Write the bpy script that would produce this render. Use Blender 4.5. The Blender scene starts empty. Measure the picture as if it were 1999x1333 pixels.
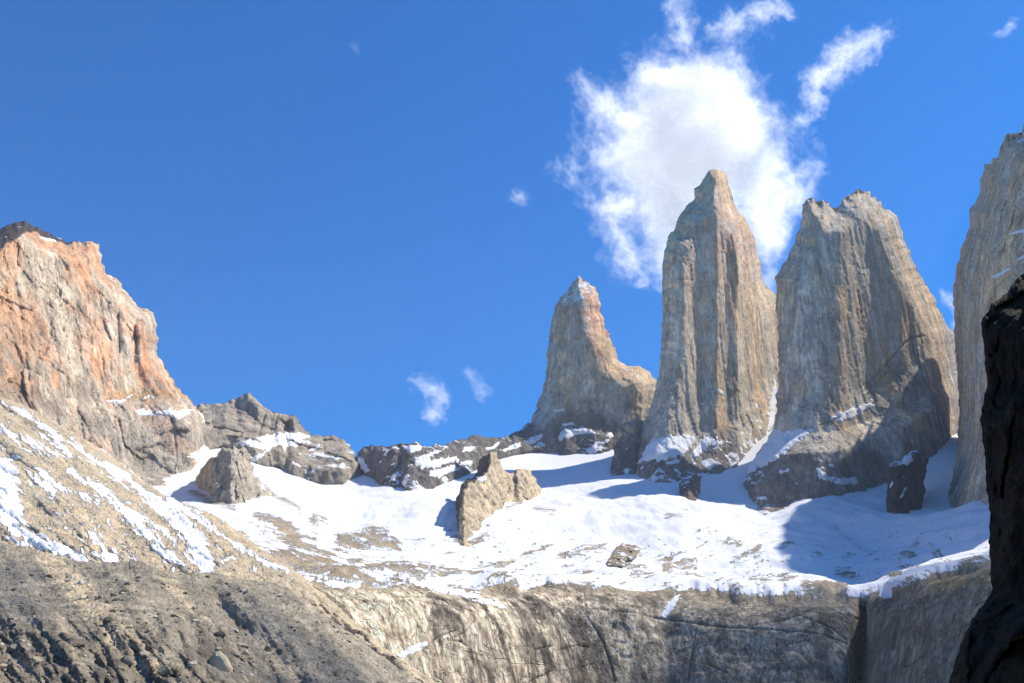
import bpy, math, random
import numpy as np

# ------------------------------------------------------------------ camera, sky, sun
SC = bpy.context.scene
WARM = np.array([1.08, 1.0, 0.85])     # the yellow of weathered granite in every rock tint
HAZE = 4.6e-5                         # how thick the air is, per metre
W, H = 1999.0, 1333.0
F = 1731.0                         # focal length in photo pixels
PITCH = math.radians(22.0)
CAMZ = 1.7
SUN_EL = math.radians(51.0)
SUN_AZ = math.radians(66.0)        # from +Y towards +X
cam_d = bpy.data.cameras.new("camera")
cam = bpy.data.objects.new("camera", cam_d)
SC.collection.objects.link(cam)
cam.location = (0, 0, CAMZ)
cam.rotation_euler = (math.radians(90) + PITCH, 0, 0)
cam_d.sensor_width = 36.0
cam_d.lens = 36.0 * F / W
cam_d.clip_start = 0.1
cam_d.clip_end = 60000
SC.camera = cam
SUN = np.array([math.cos(SUN_EL) * math.sin(SUN_AZ), math.cos(SUN_EL) * math.cos(SUN_AZ), math.sin(SUN_EL)])

world = bpy.data.worlds.new("World")
SC.world = world
world.use_nodes = True
wn, wl = world.node_tree.nodes, world.node_tree.links
wn.clear()
sky = wn.new("ShaderNodeTexSky")
sky.sky_type = 'NISHITA'
sky.sun_disc = False
sky.sun_elevation = SUN_EL
sky.sun_rotation = SUN_AZ
sky.altitude = 900
sky.air_density = 1.0
sky.dust_density = 0.3
sky.ozone_density = 2.0
bg = wn.new("ShaderNodeBackground")
bg.inputs[1].default_value = 0.10
wo = wn.new("ShaderNodeOutputWorld")
deep = wn.new("ShaderNodeMix")
deep.data_type = 'RGBA'
deep.blend_type = 'MULTIPLY'
deep.inputs[0].default_value = 1.0
deep.inputs[7].default_value = (0.08, 0.52, 1.0, 1)      # the deep blue of thin mountain air
wl.new(sky.outputs[0], deep.inputs[6])
wl.new(deep.outputs[2], bg.inputs[0])
wl.new(bg.outputs[0], wo.inputs[0])

sd = bpy.data.lights.new("sun", 'SUN')
sd.energy = 3.8
sd.angle = math.radians(0.5)
sd.color = (1.0, 0.92, 0.79)
sun = bpy.data.objects.new("sun", sd)
SC.collection.objects.link(sun)
from mathutils import Vector
sun.rotation_euler = Vector(SUN).to_track_quat('Z', 'Y').to_euler()

SC.view_settings.view_transform = 'Standard'
SC.view_settings.look = 'None'
SC.view_settings.exposure = 0.85
SC.view_settings.gamma = 1.0
SC.render.engine = 'CYCLES'
cy = SC.cycles
cy.max_bounces = 8
cy.diffuse_bounces = 4
cy.glossy_bounces = 1
cy.transmission_bounces = 6
cy.transparent_max_bounces = 24
cy.use_denoising = True
cy.use_adaptive_sampling = True
cy.adaptive_threshold = 0.02
cy.caustics_reflective = False
cy.caustics_refractive = False

# ------------------------------------------------------------------ camera geometry helpers
CP, SP = math.cos(PITCH), math.sin(PITCH)


def place(px, py, Y):
    """the point at horizontal distance Y seen at photo pixel (px, py)"""
    a = (px - W / 2) / F
    b = (H / 2 - py) / F
    t = Y / (CP - b * SP)
    return np.stack([a * t, Y + 0 * t, (SP + b * CP) * t + CAMZ], -1)


# ------------------------------------------------------------------ noise
def _h(ix, iy, iz, seed):
    h = (ix.astype(np.int64) * 374761393 + iy.astype(np.int64) * 668265263 + iz.astype(np.int64) * 2147483647 + seed * 974634777) & 0xffffffff
    h = ((h ^ (h >> 13)) * 1274126177) & 0xffffffff
    h = ((h ^ (h >> 15)) * 2246822519) & 0xffffffff
    return h ^ (h >> 16)


_G = np.array([(1, 1, 0), (-1, 1, 0), (1, -1, 0), (-1, -1, 0), (1, 0, 1), (-1, 0, 1), (1, 0, -1), (-1, 0, -1),
               (0, 1, 1), (0, -1, 1), (0, 1, -1), (0, -1, -1), (1, 1, 0), (-1, 1, 0), (0, -1, 1), (0, -1, -1)], float)


def perlin(p, seed=0):
    i = np.floor(p)
    f = p - i
    i = i.astype(np.int64)
    u = f * f * f * (f * (f * 6 - 15) + 10)
    r = 0
    for dx in (0, 1):
        wx = u[..., 0] if dx else 1 - u[..., 0]
        for dy in (0, 1):
            wy = u[..., 1] if dy else 1 - u[..., 1]
            for dz in (0, 1):
                wz = u[..., 2] if dz else 1 - u[..., 2]
                g = _G[_h(i[..., 0] + dx, i[..., 1] + dy, i[..., 2] + dz, seed) & 15]
                r = r + wx * wy * wz * (g[..., 0] * (f[..., 0] - dx) + g[..., 1] * (f[..., 1] - dy) + g[..., 2] * (f[..., 2] - dz))
    return r


def fbm(p, octs=4, seed=0, gain=0.5, lac=2.03):
    a, s, r = 1.0, 1.0, 0
    for o in range(octs):
        r = r + a * perlin(p * s, seed + o * 17)
        a *= gain
        s *= lac
    return r


def ridged(p, octs=4, seed=0, gain=0.5, lac=2.07):
    a, s, r = 1.0, 1.0, 0
    for o in range(octs):
        r = r + a * (1 - 2 * np.abs(perlin(p * s, seed + o * 31)))
        a *= gain
        s *= lac
    return r


def facets(p, seed=0, tilt=0.9):
    """broken planes: each cell of a Voronoi pattern is a tilted plane of its own"""
    i = np.floor(p).astype(np.int64)
    best = np.full(p.shape[:-1], 1e9)
    val = np.zeros(p.shape[:-1])
    for dx in (-1, 0, 1):
        for dy in (-1, 0, 1):
            for dz in (-1, 0, 1):
                jx, jy, jz = i[..., 0] + dx, i[..., 1] + dy, i[..., 2] + dz
                h = _h(jx, jy, jz, seed)
                h2 = _h(jx, jy, jz, seed + 991)
                cx = jx + (h & 255) / 255.0
                cy_ = jy + ((h >> 8) & 255) / 255.0
                cz = jz + ((h >> 16) & 255) / 255.0
                ex, ey, ez = p[..., 0] - cx, p[..., 1] - cy_, p[..., 2] - cz
                d = ex * ex + ey * ey + ez * ez
                v = ((h2 & 255) / 255.0 - .5) + tilt * (((h2 >> 8 & 255) / 127.5 - 1) * ex + ((h2 >> 16 & 255) / 127.5 - 1) * ez)
                m = d < best
                best = np.where(m, d, best)
                val = np.where(m, v, val)
    return val


def sstep(a, b, x):
    t = np.clip((x - a) / (b - a), 0, 1)
    return t * t * (3 - 2 * t)


def cracks(p, seed, w=15.0, tall=22.0, thin=.035):
    """narrow upright joints in the granite"""
    k = perlin(p / C(w, w, w * tall), seed + 21)
    g = sstep(-.05, .25, perlin(p / C(60, 60, 130), seed + 22))
    k2 = perlin(p / C(w * .45, w * .45, w * tall * .5), seed + 23)
    return np.maximum(np.exp(-(k / thin) ** 2) * g, .6 * np.exp(-(k2 / (thin * 1.5)) ** 2) * (1 - g))


def interp(pts):
    q = np.array(pts, float)
    return lambda x: np.interp(x, q[:, 0], q[:, 1])


def tps(ctrl):
    """a smooth sheet of log-distance through (px, py, Y) points"""
    c = np.array(ctrl, float)
    X = c[:, :2] / 1000.0
    n = len(X)

    def ker(d2):
        return np.where(d2 > 1e-12, d2 * np.log(d2 + 1e-12), 0)
    K = ker(((X[:, None] - X[None]) ** 2).sum(-1)) + np.eye(n) * 0.002
    Pm = np.concatenate([np.ones((n, 1)), X], 1)
    A = np.zeros((n + 3, n + 3))
    A[:n, :n] = K
    A[:n, n:] = Pm
    A[n:, :n] = Pm.T
    w = np.linalg.solve(A, np.concatenate([np.log(c[:, 2]), np.zeros(3)]))

    def f(px, py):
        px, py = np.broadcast_arrays(np.asarray(px, float), np.asarray(py, float))
        r = w[n] + w[n + 1] * px / 1000 + w[n + 2] * py / 1000
        for k in range(n):
            r = r + w[k] * ker((px / 1000 - X[k, 0]) ** 2 + (py / 1000 - X[k, 1]) ** 2)
        return np.exp(r)
    return f


# ------------------------------------------------------------------ 2-D outline helpers
def seg_dist(px, py, pts):
    """distance to a polyline, nearest point on it, position along it"""
    best = np.full(px.shape, 1e18)
    nx, ny = np.zeros(px.shape), np.zeros(px.shape)
    for (x0, y0), (x1, y1) in zip(pts[:-1], pts[1:]):
        dx, dy = x1 - x0, y1 - y0
        t = np.clip(((px - x0) * dx + (py - y0) * dy) / (dx * dx + dy * dy + 1e-9), 0, 1)
        qx, qy = x0 + t * dx, y0 + t * dy
        d = (px - qx) ** 2 + (py - qy) ** 2
        m = d < best
        best = np.where(m, d, best)
        nx = np.where(m, qx, nx)
        ny = np.where(m, qy, ny)
    return np.sqrt(best), nx, ny


def in_poly(px, py, poly):
    r = np.zeros(px.shape, bool)
    n = len(poly)
    for k in range(n):
        x0, y0 = poly[k]
        x1, y1 = poly[(k + 1) % n]
        if y0 == y1:
            continue
        c = ((y0 > py) != (y1 > py)) & (px < (x1 - x0) * (py - y0) / (y1 - y0) + x0)
        r ^= c
    return r


def poly_field(px, py, poly):
    q = [tuple(p) for p in poly] + [tuple(poly[0])]
    d, _, _ = seg_dist(px, py, q)
    return np.where(in_poly(px, py, poly), d, -d)


def stroke_field(px, py, strokes):
    """largest of (radius - distance) over strokes, each a list of (x, y, radius)"""
    best = np.full(px.shape, -1e9)
    for st in strokes:
        if len(st) == 1:
            st = [st[0], (st[0][0] + .1, st[0][1], st[0][2])]
        for (x0, y0, r0), (x1, y1, r1) in zip(st[:-1], st[1:]):
            dx, dy = x1 - x0, y1 - y0
            t = np.clip(((px - x0) * dx + (py - y0) * dy) / (dx * dx + dy * dy + 1e-9), 0, 1)
            d = np.hypot(px - x0 - t * dx, py - y0 - t * dy)
            best = np.maximum(best, r0 + (r1 - r0) * t - d)
    return best


def roughen(pts, amp, step=5.0, seed=0):
    """a traced line with the small notches of broken rock"""
    out = []
    p = np.array(pts, float)
    for a, b in zip(p[:-1], p[1:]):
        n = max(1, int(np.hypot(*(b - a)) / step))
        for k in range(n):
            out.append(a + (b - a) * k / n)
    out.append(p[-1])
    out = np.array(out)
    s = np.concatenate([[0], np.cumsum(np.hypot(*np.diff(out, axis=0).T))])
    t = np.gradient(out, axis=0)
    t /= np.linalg.norm(t, axis=1)[:, None] + 1e-9
    q = np.stack([s / 14.0, s * 0 + seed * 3.7, s * 0], -1)
    o = fbm(q, 4, seed, 0.75) * amp * 1.7
    o[0] = o[-1] = 0
    out[:, 0] += t[:, 1] * o
    out[:, 1] -= t[:, 0] * o
    return [tuple(v) for v in out]


# ------------------------------------------------------------------ meshes
def link(o, parent=None):
    SC.collection.objects.link(o)
    if parent is not None:
        o.parent = parent
    return o


def make_mesh(name, verts, quads, mat, cols=None, snow=None, parent=None, smooth=True):
    me = bpy.data.meshes.new(name)
    nv, nq = len(verts), len(quads)
    k = quads.shape[1]
    me.vertices.add(nv)
    me.vertices.foreach_set("co", np.ascontiguousarray(verts, np.float32).ravel())
    me.loops.add(nq * k)
    me.loops.foreach_set("vertex_index", np.ascontiguousarray(quads, np.int32).ravel())
    me.polygons.add(nq)
    me.polygons.foreach_set("loop_start", np.arange(0, nq * k, k, dtype=np.int32))
    me.polygons.foreach_set("loop_total", np.full(nq, k, np.int32))
    me.polygons.foreach_set("use_smooth", np.full(nq, smooth, bool))
    if cols is not None:
        a = me.attributes.new("tint", 'FLOAT_COLOR', 'POINT')
        c = np.ones((nv, 4), np.float32)
        c[:, :3] = np.clip(np.asarray(cols) * WARM, 0, .8)
        a.data.foreach_set("color", c.ravel())
    if snow is not None:
        a = me.attributes.new("snow", 'FLOAT', 'POINT')
        a.data.foreach_set("value", np.ascontiguousarray(snow, np.float32))
    me.update(calc_edges=True)
    me.validate()
    me.materials.append(mat)
    o = bpy.data.objects.new(name, me)
    return link(o, parent)


def tag(o, label=None, cat=None, group=None, kind=None):
    if label:
        o["label"] = label
    if cat:
        o["category"] = cat
    if group:
        o["group"] = group
    if kind:
        o["kind"] = kind
    return o


def compact(verts, quads, *attrs):
    u, inv = np.unique(quads, return_inverse=True)
    return (verts[u], inv.reshape(quads.shape)) + tuple(a[u] if a is not None else None for a in attrs)


def grid_normals(P):
    du = np.gradient(P, axis=1)
    dv = np.gradient(P, axis=0)
    n = np.cross(dv, du)
    n /= np.linalg.norm(n, axis=-1, keepdims=True) + 1e-12
    return n                        # towards the camera for rows going down, columns going right


# ------------------------------------------------------------------ materials
def nd(nt, kind, **kw):
    n = nt.nodes.new(kind)
    for k, v in kw.items():
        setattr(n, k, v)
    return n


def math_node(nt, op, a, b=None, c=None, clamp=False):
    n = nd(nt, "ShaderNodeMath", operation=op, use_clamp=clamp)
    for i, v in enumerate((a, b, c)):
        if v is None:
            continue
        if isinstance(v, (int, float)):
            n.inputs[i].default_value = v
        else:
            nt.links.new(v, n.inputs[i])
    return n.outputs[0]


def noise_node(nt, vec, scale, detail=6, rough=0.6, stretch=None, dist=0.0, rot=None):
    if stretch or rot:
        m = nd(nt, "ShaderNodeMapping")
        if stretch:
            m.inputs["Scale"].default_value = stretch
        if rot:
            m.inputs["Rotation"].default_value = rot
        nt.links.new(vec, m.inputs[0])
        vec = m.outputs[0]
    n = nd(nt, "ShaderNodeTexNoise")
    nt.links.new(vec, n.inputs["Vector"])
    n.inputs["Scale"].default_value = scale
    n.inputs["Detail"].default_value = detail
    n.inputs["Roughness"].default_value = rough
    n.inputs["Distortion"].default_value = dist
    return n.outputs[0]


def remap(nt, v, a, b, c, d, smooth=False):
    n = nd(nt, "ShaderNodeMapRange", interpolation_type='SMOOTHSTEP' if smooth else 'LINEAR')
    nt.links.new(v, n.inputs[0])
    for i, x in enumerate((a, b, c, d)):
        n.inputs[i + 1].default_value = x
    return n.outputs[0]


def mix_col(nt, fac, a, b, mode='MIX'):
    n = nd(nt, "ShaderNodeMix", data_type='RGBA', blend_type=mode)
    if isinstance(fac, (int, float)):
        n.inputs[0].default_value = fac
    else:
        nt.links.new(fac, n.inputs[0])
    for i, v in ((6, a), (7, b)):
        if isinstance(v, tuple):
            n.inputs[i].default_value = (*v, 1)
        else:
            nt.links.new(v, n.inputs[i])
    return n.outputs[2]


SNOW_COL = (0.73, 0.745, 0.765)


def rock_mat(name, s1=0.03, s2=0.25, vert=0.15, contrast=0.35, bump=2.0, bump2=0.35, snow_noise=0.6, snow_scale=0.05, snow_stretch=None, snow_rot=None, rubble=0.0, fine=1.0, soft=(-.04, .08), warp=.4, block=0.0, block_amt=.16, vein=0.0, vein_amt=.55, seam=0.0, stripe=0.0, stripe_range=(.62, 1.3)):
    """broken stone: vertex tint times two sizes of mottling, dark vertical water streaks, snow where the snow attribute says"""
    m = bpy.data.materials.new(name)
    m.use_nodes = True
    nt = m.node_tree
    b = nt.nodes["Principled BSDF"]
    b.inputs["Roughness"].default_value = 0.95
    b.inputs["Specular IOR Level"].default_value = 0.15
    tc = nd(nt, "ShaderNodeTexCoord").outputs["Object"]
    tint = nd(nt, "ShaderNodeVertexColor", layer_name="tint").outputs[0]
    sn = nd(nt, "ShaderNodeAttribute", attribute_name="snow").outputs["Fac"]
    n1 = noise_node(nt, tc, s1, 8, 0.65, (1, 1, vert), warp)
    n2 = noise_node(nt, tc, s2, 6, 0.7, (1, 1, max(vert * 1.5, 0.12)))
    f = math_node(nt, 'ADD', remap(nt, n1, 0.3, 0.7, 1 - contrast, 1 + contrast), remap(nt, n2, 0.3, 0.7, -0.22 * fine, 0.22 * fine))
    comb = nd(nt, "ShaderNodeCombineColor")
    for i in range(3):
        nt.links.new(f, comb.inputs[i])
    col = mix_col(nt, 1.0, tint, comb.outputs[0], 'MULTIPLY')
    blk = None
    if block:
        wob = nd(nt, "ShaderNodeTexNoise")
        wob.inputs["Scale"].default_value = block * 2.0
        wob.inputs["Detail"].default_value = 3
        nt.links.new(tc, wob.inputs["Vector"])
        ws = nd(nt, "ShaderNodeVectorMath", operation='SCALE')
        nt.links.new(wob.outputs["Color"], ws.inputs[0])
        ws.inputs["Scale"].default_value = .5 / block
        wa = nd(nt, "ShaderNodeVectorMath", operation='ADD')
        nt.links.new(tc, wa.inputs[0])
        nt.links.new(ws.outputs[0], wa.inputs[1])
        for k, amt in ((1.0, 1.0), (2.9, .6)):
            mp = nd(nt, "ShaderNodeMapping")
            mp.inputs["Scale"].default_value = (1, 1, .34)
            mp.inputs["Rotation"].default_value = (.12, .16 * k, 0)
            nt.links.new(wa.outputs[0], mp.inputs[0])
            vo = nd(nt, "ShaderNodeTexVoronoi", distance='CHEBYCHEV')
            vo.inputs["Scale"].default_value = block * k
            nt.links.new(mp.outputs[0], vo.inputs["Vector"])
            g = nd(nt, "ShaderNodeSeparateColor")
            nt.links.new(vo.outputs["Color"], g.inputs[0])
            sh = remap(nt, g.outputs[0], 0.0, 1.0, 1 - block_amt * amt, 1 + block_amt * amt)
            c5 = nd(nt, "ShaderNodeCombineColor")
            for i in range(3):
                nt.links.new(sh, c5.inputs[i])
            col = mix_col(nt, 1.0, col, c5.outputs[0], 'MULTIPLY')
            bh = math_node(nt, 'MULTIPLY', g.outputs[1], .35 * amt / k)
            blk = bh if blk is None else math_node(nt, 'ADD', blk, bh)
    lines = None
    for sc_, st_, amt, wid in ((vein, (1, 1, .07), vein_amt, .022), (vein * 2.3, (1, 1, .10), vein_amt * .7, .03), (seam, (.5, .5, 1.6), vein_amt * .9, .014)):
        if not sc_:
            continue
        vn = noise_node(nt, tc, sc_, 4, 0.55, st_, 0.8, (0.06, 0.1, 0))
        dd = math_node(nt, 'ABSOLUTE', math_node(nt, 'SUBTRACT', vn, 0.5))
        ln = math_node(nt, 'MULTIPLY', remap(nt, dd, 0.0, wid, amt, 0.0, True), remap(nt, noise_node(nt, tc, sc_ * .6, 3, 0.5), 0.42, 0.58, 0.0, 1.0))
        lines = ln if lines is None else math_node(nt, 'MAXIMUM', lines, ln)
    if stripe:
        sp = noise_node(nt, tc, stripe, 5, 0.7, (1, 1, .035), 0.3)
        sv_ = remap(nt, sp, 0.34, 0.66, *stripe_range)
        c4 = nd(nt, "ShaderNodeCombineColor")
        for i in range(3):
            nt.links.new(sv_, c4.inputs[i])
        col = mix_col(nt, remap(nt, n1, .4, .62, .25, 1.0), col, mix_col(nt, 1.0, col, c4.outputs[0], 'MULTIPLY'))
    if lines is not None:
        col = mix_col(nt, lines, col, (.035, .032, .03))
    rub = None
    for k, amt in ((1.0, .8), (2.7, .5)) if rubble else ():
        v = nd(nt, "ShaderNodeTexVoronoi")
        v.inputs["Scale"].default_value = rubble * k
        v.inputs["Randomness"].default_value = 1.0
        nt.links.new(tc, v.inputs["Vector"])
        g = nd(nt, "ShaderNodeSeparateColor")
        nt.links.new(v.outputs["Color"], g.inputs[0])
        size = remap(nt, g.outputs[1], 0.55, 1.0, 0.0, 1.0)          # only some cells hold a stone
        hgt = math_node(nt, 'MULTIPLY', remap(nt, v.outputs["Distance"], 0.15, 0.5, 1.0, 0.0, True), size)
        hgt = math_node(nt, 'MULTIPLY', hgt, amt)
        rub = hgt if rub is None else math_node(nt, 'ADD', rub, hgt)
        shade = remap(nt, g.outputs[0], 0.0, 1.0, 0.55, 1.5)
        c3 = nd(nt, "ShaderNodeCombineColor")
        for i in range(3):
            nt.links.new(shade, c3.inputs[i])
        col = mix_col(nt, math_node(nt, 'MULTIPLY', remap(nt, hgt, 0.0, .3 * amt, 0.0, 1.0), .85), col, mix_col(nt, 1.0, col, c3.outputs[0], 'MULTIPLY'))
    ns = noise_node(nt, tc, snow_scale, 9, 0.7, snow_stretch, 0.3, snow_rot)
    sv = math_node(nt, 'ADD', sn, remap(nt, ns, 0.25, 0.75, -snow_noise, snow_noise))
    sm = remap(nt, sv, soft[0], soft[1], 0, 1, True)
    col = mix_col(nt, sm, col, SNOW_COL)
    nt.links.new(col, b.inputs["Base Color"])
    hb = math_node(nt, 'ADD', math_node(nt, 'MULTIPLY', n1, bump), math_node(nt, 'MULTIPLY', n2, bump2))
    if blk is not None:
        hb = math_node(nt, 'ADD', hb, blk)
    if lines is not None:
        hb = math_node(nt, 'SUBTRACT', hb, math_node(nt, 'MULTIPLY', lines, .5))
    if rub is not None:
        hb = math_node(nt, 'ADD', hb, math_node(nt, 'MULTIPLY', rub, .55 / rubble / 4.0))
    hb = math_node(nt, 'ADD', math_node(nt, 'MULTIPLY', hb, math_node(nt, 'SUBTRACT', 1.0, math_node(nt, 'MULTIPLY', sm, 0.85))), math_node(nt, 'MULTIPLY', sm, 0.8))
    bp = nd(nt, "ShaderNodeBump")
    bp.inputs["Strength"].default_value = 1.0
    bp.inputs["Distance"].default_value = 4.0
    nt.links.new(hb, bp.inputs["Height"])
    nt.links.new(bp.outputs[0], b.inputs["Normal"])
    return m


def snow_mat():
    m = bpy.data.materials.new("snow")
    m.use_nodes = True
    nt = m.node_tree
    b = nt.nodes["Principled BSDF"]
    b.inputs["Roughness"].default_value = 0.8
    b.inputs["Specular IOR Level"].default_value = 0.2
    tc = nd(nt, "ShaderNodeTexCoord").outputs["Object"]
    n1 = noise_node(nt, tc, 0.02, 8, 0.65)
    col = mix_col(nt, n1, (0.71, 0.725, 0.75), (0.78, 0.785, 0.795))
    nt.links.new(col, b.inputs["Base Color"])
    bp = nd(nt, "ShaderNodeBump")
    bp.inputs["Distance"].default_value = 3.0
    nt.links.new(n1, bp.inputs["Height"])
    nt.links.new(bp.outputs[0], b.inputs["Normal"])
    return m


M_TOWER = rock_mat("tower_granite", 0.05, 0.3, 0.05, 0.26, 0.5, 0.25, 0.55, 0.06, fine=1.0, vein=0.03, vein_amt=.5, seam=.02, stripe=.05, stripe_range=(.8, 1.16), warp=.1, block=.028)
M_PEAK = rock_mat("peak_granite", 0.05, 0.25, 0.4, 0.25, 0.7, 0.35, 0.5, 0.06, fine=1.4, vein=0.025, seam=.03, block=.03)
M_SLATE = rock_mat("dark_rock", 0.05, 0.3, 0.5, 0.4, 0.8, 0.35, 0.7, 0.05, fine=1.6, vein=.03, seam=.03, block=.04, block_amt=.25)
M_FIELD = rock_mat("snow_and_slab", 0.04, 0.3, 1.0, 0.4, 0.4, 0.2, 0.7, 0.07, (0.4, 1.0, 3.0), soft=(-.45, .3), fine=1.6)
M_CLIFF = rock_mat("cliff_rock", 0.09, 0.5, 0.06, 0.4, 0.35, 0.25, 0.5, 0.08, fine=1.6, vein=.05, vein_amt=.6, seam=.025, stripe=.16, stripe_range=(.6, 1.3), block=.045, block_amt=.14)
M_SCREE = rock_mat("scree_and_snow", 0.06, 0.5, 1.0, 0.22, 0.3, 0.15, 0.6, 0.09, rubble=0.22, soft=(-.3, .25))
M_MORAINE = rock_mat("moraine_rubble", 0.10, 0.9, 1.0, 0.30, 0.3, 0.1, 0.3, 0.1, fine=1.4, rubble=0.55)
M_BOULDER = rock_mat("shaded_boulder", 2.0, 9.0, 1.0, 0.7, 0.05, 0.02, 0.0, 1.0)
M_STONE = rock_mat("stone", 0.5, 2.0, 1.0, 0.25, 0.1, 0.03, 0.0, 1.0)
M_SNOW = snow_mat()


# ------------------------------------------------------------------ solid rock masses
def mass(name, sky_line, base_line, depth, T, R, mat, colour, step=2.0, jag=2.0, relief=None, disp=None, snow=None,
         patches=(), caps=(), back=0.8, seed=1, kind=None, label=None, cat=None, group=None):
    """A closed body of rock. sky_line: traced outline from its lower left over the top to its lower right; base_line: from the lower right
    back to the lower left (buried). depth(px,py): distance of its face; the body rounds back by T metres within R pixels of the outline and
    is closed behind. relief(px,py,p) and disp(p): the shape of the face in metres. patches: snow lying on it, each a part of its own."""
    top = roughen(sky_line, jag, 4.0, seed)
    poly = top + [tuple(p) for p in base_line]
    xs, ys = [p[0] for p in poly], [p[1] for p in poly]
    ring = poly + [poly[0]]

    def body(st, front):
        gx, gy = np.meshgrid(np.arange(min(xs) - st, max(xs) + 2 * st, st), np.arange(min(ys) - st, max(ys) + 2 * st, st))
        ins = in_poly(gx, gy, poly)
        dsk, _, _ = seg_dist(gx, gy, top)
        _, qx, qy = seg_dist(gx, gy, ring)
        cell = ins[:-1, :-1] | ins[1:, :-1] | ins[:-1, 1:] | ins[1:, 1:]
        px = np.where(ins, gx, qx)
        py = np.where(ins, gy, qy)
        dsk = np.where(ins, dsk, np.minimum(dsk, seg_dist(px, py, top)[0]))
        e = np.clip(1 - dsk / R, 0, 1)
        rnd = 1 - e ** 1.8
        Y0 = depth(px, py)
        if front:
            Y = Y0 + T * (1 - rnd)
            p = place(px, py, Y)
            fade = sstep(0, 1, np.clip(dsk / 7.0, 0, 1))
            if relief is not None:
                p = place(px, py, Y - relief(px, py, p) * fade)
            if disp is not None:
                n = grid_normals(p)
                p = p + n * (disp(p) * fade)[..., None]
        else:
            p = place(px, py, Y0 + T + T * back * rnd)
        idx = np.arange(gx.size).reshape(gx.shape)
        q = np.stack([idx[:-1, :-1], idx[1:, :-1], idx[1:, 1:], idx[:-1, 1:]], -1)
        q = q[cell]
        if not front:
            q = q[:, ::-1]
        return px, py, p, q, dsk
    px, py, p, q, dsk = body(step, True)
    nrm = grid_normals(p)
    col = colour(px, py, p).reshape(-1, 3)
    sn = snow(px, py, p, nrm) if snow is not None else np.full(px.shape, -3.0)
    V = p.reshape(-1, 3)
    cut = np.zeros(len(q), bool)
    parts = []
    for pname, field_fn, pm, lift, plab in list(caps) + list(patches):
        fv = field_fn(px, py)
        on = fv.ravel()[q].max(1) > 0 if lift else fv.ravel()[q].mean(1) > 0
        parts.append((pname, fv, on, pm, lift, plab))
        if not lift:
            cut |= on
    bpx, bpy_, bp, bq, _ = body(step * 3, False)
    bcol = colour(bpx, bpy_, bp).reshape(-1, 3)
    allV = np.concatenate([V, bp.reshape(-1, 3)])
    allQ = np.concatenate([q[~cut], bq + len(V)])
    allC = np.concatenate([col, bcol])
    allS = np.concatenate([sn.ravel(), np.full(bpx.size, -3.0)])
    v, f, c, s = compact(allV, allQ, allC, allS)
    o = make_mesh(name, v, f, mat, c, s)
    tag(o, label, cat, group, kind)
    for pname, fv, on, pm, lift, plab in parts:
        if on.sum() < 3:
            continue
        pv = V
        if lift:
            th = lift * np.clip(fv / 3.0, -0.25, 1.0)
            gv, gu = np.gradient(fv)
            g2 = gu * gu + gv * gv + 1e-6
            k = np.where(fv < 0, -fv, 0) / g2
            du, dv = k * gu, k * gv
            ln = np.maximum(np.hypot(du, dv) / 1.3, 1)
            pu, pw = np.gradient(p, axis=1), np.gradient(p, axis=0)
            pv = (p + pu * (du / ln)[..., None] + pw * (dv / ln)[..., None] + nrm * th[..., None]).reshape(-1, 3)
        qq = q[on]
        lab = np.arange(len(V))
        while True:                                  # each separate scrap of snow is a piece of its own
            m = lab[qq].min(1)
            new = lab.copy()
            np.minimum.at(new, qq.ravel(), np.repeat(m, 4))
            if (new == lab).all():
                break
            lab = new
        ql = lab[qq[:, 0]]
        for l in np.unique(ql):
            sel = ql == l
            if sel.sum() < (12 if lift else 40):
                continue
            v, f, c, s = compact(pv, qq[sel], col, sn.ravel())
            po = make_mesh(pname, v, f, pm, c, s, o)
            if plab:
                po["label"] = plab
    return o


def patch(poly, amp=5.0, sc=9.0, seed=0):
    """the ragged field of one snow patch"""
    def f(px, py):
        q = np.stack([px / sc, py / sc * 1.3, px * 0 + seed * 7.7], -1)
        return poly_field(px, py, poly) + fbm(q, 4, seed, 0.65) * amp
    return ("snow_patch", f, M_SNOW, 1.6, None)


def band(strokes, amp=5.0, sc=9.0, seed=0):
    def f(px, py):
        q = np.stack([px / sc, py / sc * 1.3, px * 0 + seed * 7.7], -1)
        return stroke_field(px, py, strokes) + fbm(q, 4, seed, 0.65) * amp
    return ("snow_patch", f, M_SNOW, 1.6, None)


def mixc(t, a, b):
    return a + (b - a) * np.clip(t, 0, 1)[..., None]


def C(*v):
    return np.array(v, float)


# ------------------------------------------------------------------ the cirque floor: snowfield over slabs, then the cliff
S = tps([(-150, 1120, 640), (300, 1120, 650), (600, 1118, 720), (850, 1135, 850), (1100, 1135, 980), (1300, 1150, 1010), (1500, 1160, 990), (1680, 1165, 960), (1800, 1130, 860), (1930, 1085, 800), (2200, 1060, 740),
         (-150, 1000, 1050), (300, 1010, 1150), (550, 1030, 1060), (800, 1050, 1150), (1000, 1060, 1250), (1300, 1060, 1290), (1600, 1080, 1250), (1900, 1040, 1120), (2200, 1020, 1020),
         (-150, 900, 1600), (300, 930, 1560), (480, 985, 1330), (700, 960, 1800), (900, 960, 1800), (1000, 1000, 1560), (1050, 900, 2350), (1150, 900, 2300), (1250, 940, 1950), (1400, 960, 1850), (1500, 1000, 1720),
         (1700, 975, 1760), (1860, 1000, 1520), (2200, 960, 1450), (720, 925, 2050), (620, 940, 1950), (450, 870, 1950), (1830, 880, 1980), (1510, 840, 2250), (1000, 890, 2380)])
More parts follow.
